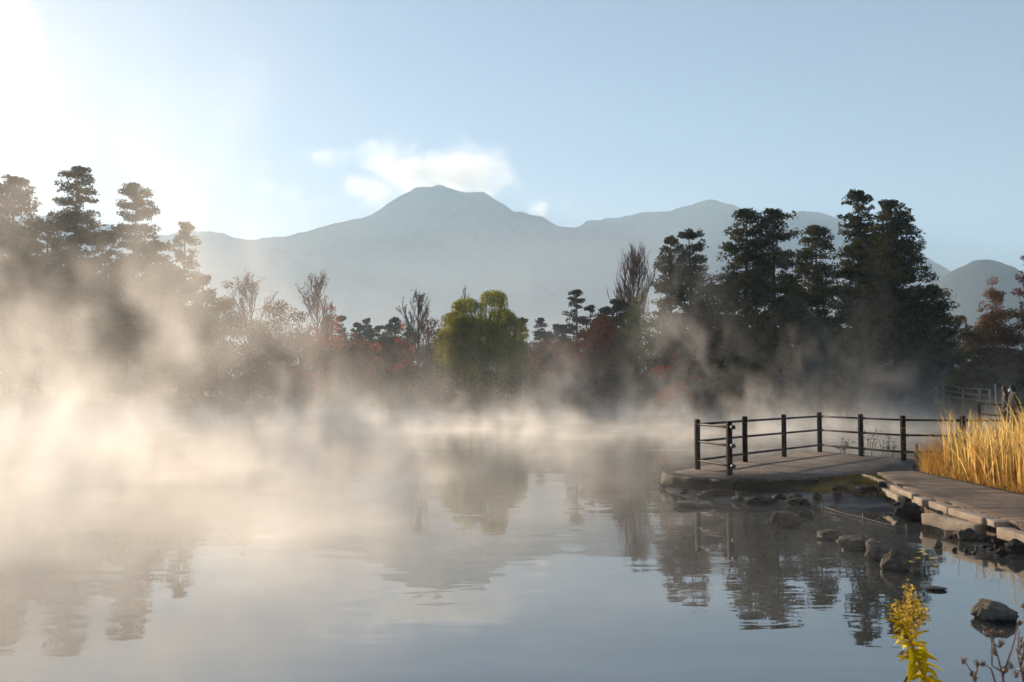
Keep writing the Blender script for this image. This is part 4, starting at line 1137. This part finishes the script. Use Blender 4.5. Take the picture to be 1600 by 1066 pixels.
for px, py in [(1428, 928), (1424, 935), (1420, 943), (1417, 950), (1436, 944), (1440, 955), (1444, 968), (1430, 960), (1420, 957), (1408, 948), (1398, 950), (1436, 974), (1446, 962), (1414, 966), (1426, 972), (1421, 925), (1416, 918)]:
    c = at(px, py, YG + rr.normal(0, 0.02)) - base
    nn = 26 if py > 930 else 12
    leaves(m, c + rr.normal(0, 1, (nn, 3)) * [0.009, 0.009, 0.009], 0.0052, rr, 0.7)
    tube(m, [c, curp(min(0.99, 0.72 + 0.25 * rr.random()))], 0.001, 4, cap=False)
m.build('flower_head', M['goldflower'], gd)

# dried plant with seed heads, lower right corner
YD = 2.35
def dplant(label, stems, root_px, heads, seed):
    rr = np.random.default_rng(seed)
    rb = at(*root_px, YD)
    base = np.array([rb[0], YD, 0.42])
    root = thing('dry_seed_plant', label, 'plant', base, 0, 'dried seed plants in the foreground')
    for st_ in stems:
        m = MB()
        pts = np.array([at(px, py, YD + dy) for px, py, dy in st_]) - base
        if st_[0][1] > 1070: pts = np.concatenate([[np.array([pts[0][0] * 0.3, 0, -0.05])], pts])
        r = np.linspace(0.0042 if st_[0][1] > 1070 else 0.0026, 0.0014, len(pts))
        tube(m, pts, r, 6); m.build('stem', M['dried'], root, smooth=True)
    for px, py, dy, white in heads:
        c = at(px, py, YD + dy) - base
        m = MB()
        ax = np.array([rr.normal(0, 0.5), rr.normal(0, 0.5), 1.0]); ax /= np.linalg.norm(ax)
        tube(m, [c - ax * 0.007, c - ax * 0.002, c + ax * 0.003, c + ax * 0.007], [0.002, 0.0052, 0.0056, 0.0025], 8)
        leaves(m, c + rr.normal(0, 0.003, (8, 3)), 0.0045, rr, 0.4)
        h = m.build('seed_head', M['husk'], root, smooth=True)
        if white:
            m = MB(); leaves(m, c + ax * 0.006 + rr.normal(0, 0.0035, (40, 3)), 0.0042, rr, 0.5)
            m.build('fluff', M['fluff'], h)
dplant('dried reddish plant with a few pale seed heads in the bottom right corner',
       [[(1568, 1120, 0), (1568, 1066, 0), (1566, 1052, 0), (1553, 1005, 0), (1549, 992, 0)], [(1567, 1056, 0), (1582, 1010, 0), (1591, 975, 0)], [(1566, 1050, 0), (1550, 1040, 0.02), (1550, 1005, 0.02), (1545, 985, 0.02)],
        [(1556, 1110, 0), (1555, 1066, 0), (1549, 1046, 0), (1538, 1038, 0)], [(1549, 992, 0), (1558, 988, 0), (1566, 989, 0)], [(1552, 1005, 0), (1562, 1012, 0), (1564, 1006, 0)], [(1545, 985, 0.02), (1540, 980, 0.02)]],
       (1568, 1120), [(1539, 984, 0.02, 0), (1542, 992, 0.02, 1), (1552, 987, 0, 0), (1566, 989, 0, 0), (1564, 1007, 0, 1), (1593, 973, 0, 0), (1555, 1021, 0, 1), (1536, 1038, 0, 0), (1571, 1048, 0, 1)], 1)
dplant('thin dried plant left of the bigger reddish one in the bottom right corner',
       [[(1524, 1120, 0), (1523, 1066, 0), (1518, 1050, 0), (1508, 1035, 0)], [(1522, 1062, 0), (1527, 1045, 0), (1527, 1040, 0)]],
       (1524, 1120), [(1505, 1034, 0, 1), (1527, 1038, 0, 1), (1523, 1060, 0, 0), (1518, 1052, 0, 0)], 2)
dplant('dried plant with many seed heads cut by the right picture border',
       [[(1600, 1120, 0), (1598, 1060, 0), (1590, 1020, 0), (1592, 985, 0)], [(1600, 1066, 0), (1606, 1000, 0), (1600, 950, 0)], [(1596, 1040, 0), (1600, 1005, 0)], [(1592, 1018, 0), (1598, 1008, 0)]],
       (1600, 1120), [(1599, 947, 0, 1), (1594, 1000, 0, 1), (1596, 1009, 0, 1), (1592, 1020, 0, 1), (1598, 1028, 0, 1), (1580, 1041, 0, 1), (1588, 1055, 0, 1), (1599, 1050, 0, 1)], 3)

# ------------------------------------------------------------------ far fences
def fence_run(name, label, cat, pts, H, mat, rails, pw=0.1, rw=0.04):
    root = thing(name, label, cat, (0, 0, 0))
    P3 = []
    for px, py, Yd in pts:
        q = at(px, py, Yd)
        P3.append(np.array([q[0], q[1], q[2] - H]))
    for q in P3:
        m = MB(); z0 = min(q[2], tz(q[0], q[1])) - 0.1
        box(m, q[0], q[1], (z0 + q[2] + H) / 2, pw, pw, q[2] + H - z0)
        m.build('post', M[mat], root)
    for a, b in zip(P3[:-1], P3[1:]):
        for r in rails:
            m = MB(); tube(m, [a + [0, 0, r * H], b + [0, 0, r * H]], rw, 6); m.build('rail', M[mat], root)
    return root
fence_run('wooden_fence', 'pale wooden fence on the far right shore with a sunlit post', 'fence', [(1395, 600, 73), (1435, 598, 72), (1462, 599.5, 71)], 1.2, 'palewood', (0.95, 0.55), 0.2, 0.06)
fence_run('wooden_fence', 'thin grey wooden fence on the far shore right of the pale sunlit post', 'fence', [(1474, 600, 70), (1504, 605, 68), (1530, 607, 66), (1546, 608, 64)], 1.25, 'greywood', (0.96, 0.62, 0.3), 0.12, 0.05)
fence_run('wooden_fence', 'low pale fence half hidden in mist left of the sunlit post', 'fence', [(1300, 606, 73), (1335, 606, 73), (1370, 604, 73)], 0.9, 'palewood', (0.95,), 0.12, 0.05)
fence_run('wooden_fence', 'dark railing behind the reeds next to the two people', 'fence', [(1530, 629, 40), (1572, 632, 38), (1620, 630, 37)], 1.0, 'dark_rough', (0.96, 0.5), 0.1, 0.05)
m = MB(); q = at(1555, 600, 50); z0 = tz(q[0], q[1])
tube(m, [(q[0], q[1], z0 - 0.1), (q[0], q[1], q[2])], 0.05, 8)
tag(m.build('pole', M['greywood']), 'thin grey pole between the far fence and the two people', 'pole')

# ------------------------------------------------------------------ two people
def skin_chain(name, joints, edges, mat, parent, root=0, sub=2):
    me = bpy.data.meshes.new(name)
    me.from_pydata([j[:3] for j in joints], edges, [])
    o = bpy.data.objects.new(name, me); link(o); o.parent = parent
    me.materials.append(mat)
    md = o.modifiers.new('skin', 'SKIN'); md.use_smooth_shade = True
    sv = me.skin_vertices[0].data
    for k, j in enumerate(joints):
        r = j[3]; sv[k].radius = (r, r * (j[4] if len(j) > 4 else 1.0))
        sv[k].use_root = (k == root)
    sb = o.modifiers.new('sub', 'SUBSURF'); sb.levels = sub; sb.render_levels = sub
    return o

def person(label, px, Yd, py_top, heading, jacket, hair, mask, long_hair, raise_arm=False):
    q = at(px, py_top, Yd)
    H = 1.66
    z0 = tz(q[0], q[1])
    root = thing('person', label, 'person', (q[0], q[1], z0), heading, 'people on the far path')
    k = (q[2] - z0) / H
    root.scale = (1, 1, 1)
    # +y is where the person faces
    J = [(0, 0, .95, .15, .75), (0, 0, 1.12, .145, .7), (0, -.01, 1.3, .17, .65), (0, 0, 1.43, .09), (0, .015, 1.5, .058), (0, .03, 1.56, .075), (0, .03, 1.62, .085), (0, .02, 1.69, .06),
         (-.17, 0, 1.39, .065), (-.24, .02, 1.12, .05), (-.2, .14, .93, .038), (.17, 0, 1.39, .065), (.24, .02, 1.12, .05), (.2, .16, .95, .038),
         (-.09, 0, .86, .105), (-.1, .02, .48, .066), (-.1, -.02, .09, .045), (-.1, .13, .04, .04), (.09, 0, .86, .105), (.1, .02, .48, .066), (.1, -.02, .09, .045), (.1, .13, .04, .04)]
    E = [(0, 1), (1, 2), (2, 3), (3, 4), (4, 5), (5, 6), (6, 7), (2, 8), (8, 9), (9, 10), (2, 11), (11, 12), (12, 13), (0, 14), (14, 15), (15, 16), (16, 17), (0, 18), (18, 19), (19, 20), (20, 21)]
    s = k
    Js = [(j[0] * s, j[1] * s, j[2] * s, j[3] * s * 0.9) + tuple(j[4:]) for j in J]
    skin_chain('body', Js, E, M['skin'], root)
    # jacket over torso and arms
    Jk = [(0, 0, .82, .19, .75), (0, 0, 1.0, .175, .75), (0, 0, 1.15, .17, .72), (0, -.01, 1.32, .185, .66), (0, 0, 1.45, .085), (-.18, 0, 1.39, .085), (-.25, .02, 1.12, .07), (-.21, .12, .97, .055), (.18, 0, 1.39, .085), (.25, .02, 1.12, .07), (.21, .13, .99, .055)]
    Ek = [(0, 1), (1, 2), (2, 3), (3, 4), (3, 5), (5, 6), (6, 7), (3, 8), (8, 9), (9, 10)]
    skin_chain('jacket', [(j[0] * s, j[1] * s, j[2] * s, j[3] * s) + tuple(j[4:]) for j in Jk], Ek, M[jacket], root, 2)
    Jt = [(0, 0, .93, .16, .8), (-.09, 0, .84, .115), (-.1, .02, .48, .08), (-.1, -.01, .1, .06), (.09, 0, .84, .115), (.1, .02, .48, .08), (.1, -.01, .1, .06)]
    skin_chain('trousers', [(j[0] * s, j[1] * s, j[2] * s, j[3] * s) + tuple(j[4:]) for j in Jt], [(0, 1), (1, 2), (2, 3), (0, 4), (4, 5), (5, 6)], M['trousers'], root)
    # fingers
    for sx, hx, hy, hz in ((-1, -.2, .14, .93), (1, .2, .16, .95)):
        m = MB()
        for f in range(4):
            x = hx + (f - 1.5) * 0.017
            tube(m, np.array([(x, hy + .02, hz - .02), (x, hy + .06, hz - .05), (x, hy + .075, hz - .085 + 0.01 * abs(f - 1.5))]) * s, [.009, .008, .006], 6)
        tube(m, np.array([(hx - sx * .035, hy + .01, hz), (hx - sx * .05, hy + .045, hz - .02), (hx - sx * .045, hy + .07, hz - .035)]) * s, [.011, .009, .007], 6)
        m.build('hand', M['skin'], root, smooth=True)
    # hair and face
    bm = bmesh.new(); bmesh.ops.create_icosphere(bm, subdivisions=3, radius=1)
    for v in bm.verts:
        d = v.co.copy()
        front = d.y > 0.35 and d.z < 0.45
        r = 0.8 if front else 1.0
        v.co = Vector((d.x * .092 * r, d.y * .105 * r - 0.012, d.z * .125 * r)) + Vector((0, .03, 1.615))
        if long_hair and d.z < 0 and d.y < 0.2: v.co.z -= 0.16 * min(1, -d.z * 1.3); v.co.y -= 0.02
        v.co *= s
    me = bpy.data.meshes.new('hair'); bm.to_mesh(me); bm.free(); me.polygons.foreach_set('use_smooth', np.ones(len(me.polygons), bool))
    me.materials.append(M[hair]); o = bpy.data.objects.new('hair', me); link(o); o.parent = root
    m = MB(); tube(m, np.array([(0, .115, 1.60), (0, .138, 1.585), (0, .118, 1.575)]) * s, [.008, .014, .012], 6); m.build('nose', M['skin'], root, smooth=True)
    if mask:
        bm = bmesh.new(); bmesh.ops.create_icosphere(bm, subdivisions=3, radius=1)
        for v in bm.verts:
            d = v.co
            v.co = Vector((d.x * .07, d.y * .05 + .1, d.z * .055 + 1.56)) * s
        me = bpy.data.meshes.new('face_mask'); bm.to_mesh(me); bm.free(); me.polygons.foreach_set('use_smooth', np.ones(len(me.polygons), bool))
        me.materials.append(M['mask']); o = bpy.data.objects.new('face_mask', me); link(o); o.parent = root
    return root
person('person in a charcoal jacket with reddish brown hair, left of the two by the reeds', 1571, 36, 607, R_(70), 'jacket_grey', 'hair_brown', False, True)
person('person in a black jacket with short dark hair and white face mask by the reeds', 1583, 35.2, 605, R_(80), 'jacket_black', 'hair_dark', True, False)

# ------------------------------------------------------------------ sun, sky
SUN_AZ, SUN_EL = R_(-30.4), R_(16.2)
D = Vector((math.sin(SUN_AZ) * math.cos(SUN_EL), math.cos(SUN_AZ) * math.cos(SUN_EL), math.sin(SUN_EL)))
ld = bpy.data.lights.new('sun', 'SUN'); ld.energy = 5.0; ld.angle = R_(0.5); ld.color = (1.0, 0.81, 0.6)
lo = bpy.data.objects.new('sun', ld); link(lo)
lo.rotation_euler = D.to_track_quat('Z', 'Y').to_euler()
lo.location = D * 100

w = bpy.data.worlds.new('World'); bpy.context.scene.world = w; w.use_nodes = True
nt = w.node_tree; nt.nodes.clear()
out = nt.nodes.new('ShaderNodeOutputWorld'); bg = nt.nodes.new('ShaderNodeBackground')
sky = nt.nodes.new('ShaderNodeTexSky'); sky.sky_type = 'NISHITA'; sky.sun_disc = False
sky.sun_elevation = SUN_EL; sky.sun_rotation = SUN_AZ
sky.altitude = 450; sky.air_density = 0.85; sky.dust_density = 0.28; sky.ozone_density = 0.4
bg.inputs['Strength'].default_value = 0.05
nt.links.new(sky.outputs[0], bg.inputs[0]); nt.links.new(bg.outputs[0], out.inputs[0])

# ------------------------------------------------------------------ haze and mist
def vol_mat(name, color, density, g, attr=None):
    m, nt, out = new_mat(name)
    v = nd(nt, 'ShaderNodeVolumePrincipled')
    v.inputs['Color'].default_value = (*color, 1)
    v.inputs['Density'].default_value = density
    v.inputs['Anisotropy'].default_value = g
    v.inputs['Density Attribute'].default_value = attr or ''
    nt.links.new(v.outputs[0], out.inputs['Volume'])
    return m
HAZE = True
if HAZE:
    m = MB(); box(m, 0, 2100, 360, 11200, 4900, 730)
    tag(m.build('haze', vol_mat('haze_air', (0.54, 0.77, 1.0), 3.0e-4, 0.14)), 'pale morning haze filling the valley air', 'haze', kind='stuff')

class GN:
    def __init__(s, nt): s.nt = nt
    def _in(s, sock, v):
        if isinstance(v, (int, float)): sock.default_value = v
        elif isinstance(v, tuple): sock.default_value = v
        else: s.nt.links.new(v, sock)
    def m(s, op, a, b=0.0, c=0.0):
        n = s.nt.nodes.new('ShaderNodeMath'); n.operation = op
        s._in(n.inputs[0], a); s._in(n.inputs[1], b); s._in(n.inputs[2], c)
        return n.outputs[0]
    def add(s, *a):
        r = a[0]
        for x in a[1:]: r = s.m('ADD', r, x)
        return r
    def mul(s, *a):
        r = a[0]
        for x in a[1:]: r = s.m('MULTIPLY', r, x)
        return r
    def sub(s, a, b): return s.m('SUBTRACT', a, b)
    def ss(s, x, a, b, lo=0.0, hi=1.0):
        n = s.nt.nodes.new('ShaderNodeMapRange'); n.interpolation_type = 'SMOOTHSTEP'
        s._in(n.inputs[0], x); s._in(n.inputs[1], a); s._in(n.inputs[2], b); s._in(n.inputs[3], lo); s._in(n.inputs[4], hi)
        return n.outputs[0]
    def vmul(s, v, t):
        n = s.nt.nodes.new('ShaderNodeVectorMath'); n.operation = 'MULTIPLY'; s._in(n.inputs[0], v); n.inputs[1].default_value = t
        return n.outputs[0]
    def vadd(s, v, t):
        n = s.nt.nodes.new('ShaderNodeVectorMath'); n.operation = 'ADD'; s._in(n.inputs[0], v); s._in(n.inputs[1], t)
        return n.outputs[0]
    def noise(s, v, sc, det=4.0, rough=0.55, dist=0.0):
        n = s.nt.nodes.new('ShaderNodeTexNoise')
        s._in(n.inputs['Vector'], v); n.inputs['Scale'].default_value = sc; n.inputs['Detail'].default_value = det
        n.inputs['Roughness'].default_value = rough; n.inputs['Distortion'].default_value = dist
        return n.outputs['Fac'] if 'Fac' in n.outputs else n.outputs[0]
    def gauss(s, x, y, cx, cy, sx, sy):
        a = s.m('MULTIPLY', s.sub(x, cx), 1.0 / sx); b = s.m('MULTIPLY', s.sub(y, cy), 1.0 / sy)
        e = s.m('MULTIPLY', s.add(s.mul(a, a), s.mul(b, b)), -1.0)
        return s.m('EXPONENT', e)

def volume_obj(name, mat, lo, hi, res, field):
    ng = bpy.data.node_groups.new(name + '_field', 'GeometryNodeTree')
    ng.interface.new_socket('Geometry', in_out='OUTPUT', socket_type='NodeSocketGeometry')
    vc = ng.nodes.new('GeometryNodeVolumeCube')
    vc.inputs['Min'].default_value = lo; vc.inputs['Max'].default_value = hi
    vc.inputs['Resolution X'].default_value = res[0]; vc.inputs['Resolution Y'].default_value = res[1]; vc.inputs['Resolution Z'].default_value = res[2]
    pos = ng.nodes.new('GeometryNodeInputPosition').outputs[0]
    sp = ng.nodes.new('ShaderNodeSeparateXYZ'); ng.links.new(pos, sp.inputs[0])
    g = GN(ng)
    dens = field(g, pos, sp.outputs[0], sp.outputs[1], sp.outputs[2])
    ng.links.new(dens, vc.inputs['Density'])
    sm = ng.nodes.new('GeometryNodeSetMaterial'); sm.inputs['Material'].default_value = mat
    ng.links.new(vc.outputs[0], sm.inputs[0])
    go = ng.nodes.new('NodeGroupOutput'); ng.links.new(sm.outputs[0], go.inputs[0])
    me = bpy.data.meshes.new(name); me.materials.append(mat)
    o = bpy.data.objects.new(name, me); link(o)
    md = o.modifiers.new('field', 'NODES'); md.node_group = ng
    return o

def mist_field(g, pos, x, y, z):
    warp = g.noise(g.vmul(pos, (0.2, 0.2, 0.16)), 1.0, 3.0)
    warp2 = g.noise(g.vadd(g.vmul(pos, (0.2, 0.2, 0.16)), (9.0, 4.0, 2.0)), 1.0, 3.0)
    wv = g.nt.nodes.new('ShaderNodeCombineXYZ'); g._in(wv.inputs[0], g.m('MULTIPLY_ADD', warp, 5.0, -2.5)); g._in(wv.inputs[1], g.m('MULTIPLY_ADD', warp2, 5.0, -2.5)); g._in(wv.inputs[2], g.m('MULTIPLY_ADD', warp2, -4.0, 2.0))
    p2 = g.vadd(pos, wv.outputs[0])
    n1 = g.noise(g.vmul(p2, (0.30, 0.30, 0.20)), 1.0, 6.0, 0.62, 0.8)          # billows with fine wispy edges
    n2 = g.noise(g.vadd(g.vmul(p2, (0.08, 0.08, 0.05)), (11.0, 3.0, 5.0)), 1.0, 3.0, 0.5)
    left = g.ss(x, 0.0, -24.0)
    far = g.ss(y, 16.0, 50.0)
    bank = g.gauss(x, y, -8.5, 17.0, 5.5, 6.0)        # steam drifting over the near left water
    lobe = g.gauss(x, y, -5.0, 17.0, 3.0, 5.0)
    edge = g.gauss(x, y, -12.5, 18.0, 3.2, 5.0)
    tall = g.gauss(x, y, -15.0, 20.0, 4.0, 6.0)
    H = g.add(g.ss(y, 20.0, 50.0, 0.55, 0.45), g.mul(left, far, 0.1), g.mul(far, 0.08), g.mul(bank, 0.75), g.mul(lobe, 0.6), g.mul(edge, 1.9), g.mul(tall, 2.6),
              g.mul(g.gauss(x, y, 11.5, 58.0, 3.2, 6.0), 3.6), g.mul(g.gauss(x, y, 20.0, 56.0, 3.4, 6.0), 2.8), g.mul(g.gauss(x, y, 2.5, 62.0, 3.0, 7.0), 1.7),
              g.mul(g.gauss(x, y, 29.0, 56.0, 4.0, 8.0), 1.0))
    H = g.mul(H, g.ss(n2, 0.34, 0.64, 0.4, 1.6))
    fall = g.m('EXPONENT', g.m('MULTIPLY', g.m('DIVIDE', z, H), -1.0))
    n3 = g.noise(g.vadd(g.vmul(p2, (0.75, 0.75, 0.5)), (2.0, 8.0, 4.0)), 1.0, 4.0, 0.65, 0.6)
    wis = g.mul(g.ss(n1, 0.49, 0.585), g.ss(n3, 0.40, 0.60, 0.25, 2.9))
    amp = g.add(0.045, g.mul(g.gauss(x, y, 13.0, 48.0, 9.0, 20.0), 0.035), g.mul(far, 0.045), g.mul(bank, 0.17), g.mul(lobe, 0.18), g.mul(edge, 0.12), g.mul(tall, 0.10), g.mul(g.gauss(x, y, -7.0, 9.5, 5.5, 4.0), 0.06))
    clear = g.ss(y, 4.5, 9.0)
    platform = g.sub(1.0, g.mul(g.ss(x, 0.5, 4.6), g.ss(y, 36.0, 22.0), 0.96))
    people = g.sub(1.0, g.mul(g.gauss(x, y, 21.0, 34.0, 6.0, 9.0), 0.85))
    shore = g.ss(y, 86.0, 72.0)
    right = g.ss(x, 33.0, 24.0)
    topf = g.ss(z, 15.5, 10.0)
    veil = g.mul(g.ss(x, 4.8, -6.0), g.ss(y, 22.0, 9.0), g.m('EXPONENT', g.m('MULTIPLY', z, -1.9)), 0.085)
    return g.add(g.mul(amp, fall, people, g.add(wis, g.mul(g.ss(z, 0.8, 0.0), 0.12), g.mul(lobe, 0.06), g.mul(bank, 0.03)), clear, platform, shore, right, topf), g.mul(veil, clear))

mist = volume_obj('mist', vol_mat('mist_vapour', (0.95, 0.92, 0.89), 1.0, 0.42, 'density'), (-48, 4.5, 0.01), (38, 92, 16), (390, 396, 70), mist_field)
tag(mist, 'warm backlit morning mist rising off the lake', 'mist', kind='stuff')

# cloud resting behind the summit, far outside the haze
CY = 6200.0
def cloud_field(g, pos, x, y, z):
    n = g.noise(g.vmul(pos, (0.0042, 0.0042, 0.0052)), 1.0, 6.0, 0.6, 0.4)
    env = None
    for px, py, sx, sz, am in [(645, 270, 80, 44, 1.0), (725, 276, 78, 42, 1.0), (590, 290, 60, 30, 0.7), (760, 300, 30, 22, 0.7), (515, 250, 42, 18, 0.4), (440, 296, 55, 16, 0.36), (845, 328, 18, 10, 0.6), (500, 320, 90, 22, 0.42), (330, 262, 40, 12, 0.34)]:
        c = at(px, py, CY)
        k = CY / F
        e = g.m('MULTIPLY', g.gauss(x, z, float(c[0]), float(c[2]), sx * k, sz * k), am)
        env = e if env is None else g.m('MAXIMUM', env, e)
    depth = g.m('EXPONENT', g.m('MULTIPLY', g.mul(g.m('MULTIPLY', g.sub(y, CY), 1 / 190.0), g.m('MULTIPLY', g.sub(y, CY), 1 / 190.0)), -1.0))
    v = g.add(g.mul(env, depth, 0.95), g.m('MULTIPLY_ADD', n, 1.9, -1.2))
    return g.mul(g.ss(v, 0.0, 0.75), CLOUD_D)
CLOUD_D = 0.007
lo_ = at(230, 350, CY); hi_ = at(900, 190, CY)
cloud = volume_obj('cloud', vol_mat('cloud_vapour', (1, 1, 1), 1.0, 0.3, 'density'), (float(lo_[0]), CY - 420, float(lo_[2])), (float(hi_[0]), CY + 420, float(hi_[2])), (230, 60, 64), cloud_field)
tag(cloud, 'white cumulus cloud hanging behind the mountain summit', 'cloud', kind='stuff')

# thin mist lying in the valley between the lake woods and the mountain
def valley_field(g, pos, x, y, z):
    n = g.noise(g.vmul(pos, (0.004, 0.004, 0.012)), 1.0, 5.0, 0.6, 0.3)
    return g.mul(g.ss(n, 0.3, 0.7, 0.35, 1.3), g.m('EXPONENT', g.m('MULTIPLY', z, -1.0 / 110.0)), g.ss(y, 650.0, 800.0), g.ss(y, 1490.0, 1300.0), g.ss(z, 300.0, 220.0), g.ss(x, 520.0, 330.0), VALLEY_D)
VALLEY_D = 0.0026
vm = volume_obj('mist', vol_mat('valley_mist_vapour', (0.88, 0.95, 1.0), 1.0, 0.15, 'density'), (-1300, 650, 2), (1300, 1490, 300), (110, 40, 40), valley_field)
tag(vm, 'thin pale mist lying in the valley before the mountain', 'mist', kind='stuff')

# ------------------------------------------------------------------ camera, render settings
cd = bpy.data.cameras.new('camera'); co = bpy.data.objects.new('camera', cd); link(co)
co.location = (0, 0, CAMZ)
co.rotation_euler = (PI / 2 + TILT, 0, 0)
cd.sensor_width = 36; cd.lens = 36 * F / 1600
cd.clip_start = 0.05; cd.clip_end = 20000
cd.dof.use_dof = True; cd.dof.focus_distance = 22; cd.dof.aperture_fstop = 8
sc = bpy.context.scene
sc.camera = co
sc.view_settings.view_transform = 'Standard'; sc.view_settings.look = 'None'; sc.view_settings.gamma = 1; sc.view_settings.exposure = 1.38
sc.cycles.volume_bounces = 2
sc.cycles.max_bounces = 6; sc.cycles.diffuse_bounces = 3; sc.cycles.glossy_bounces = 3; sc.cycles.transparent_max_bounces = 8
sc.cycles.volume_step_rate = 4.5
sc.cycles.volume_max_steps = 256
sc.cycles.use_adaptive_sampling = True; sc.cycles.adaptive_threshold = 0.04
sc.cycles.use_denoising = True
sc.cycles.sample_clamp_indirect = 6.0
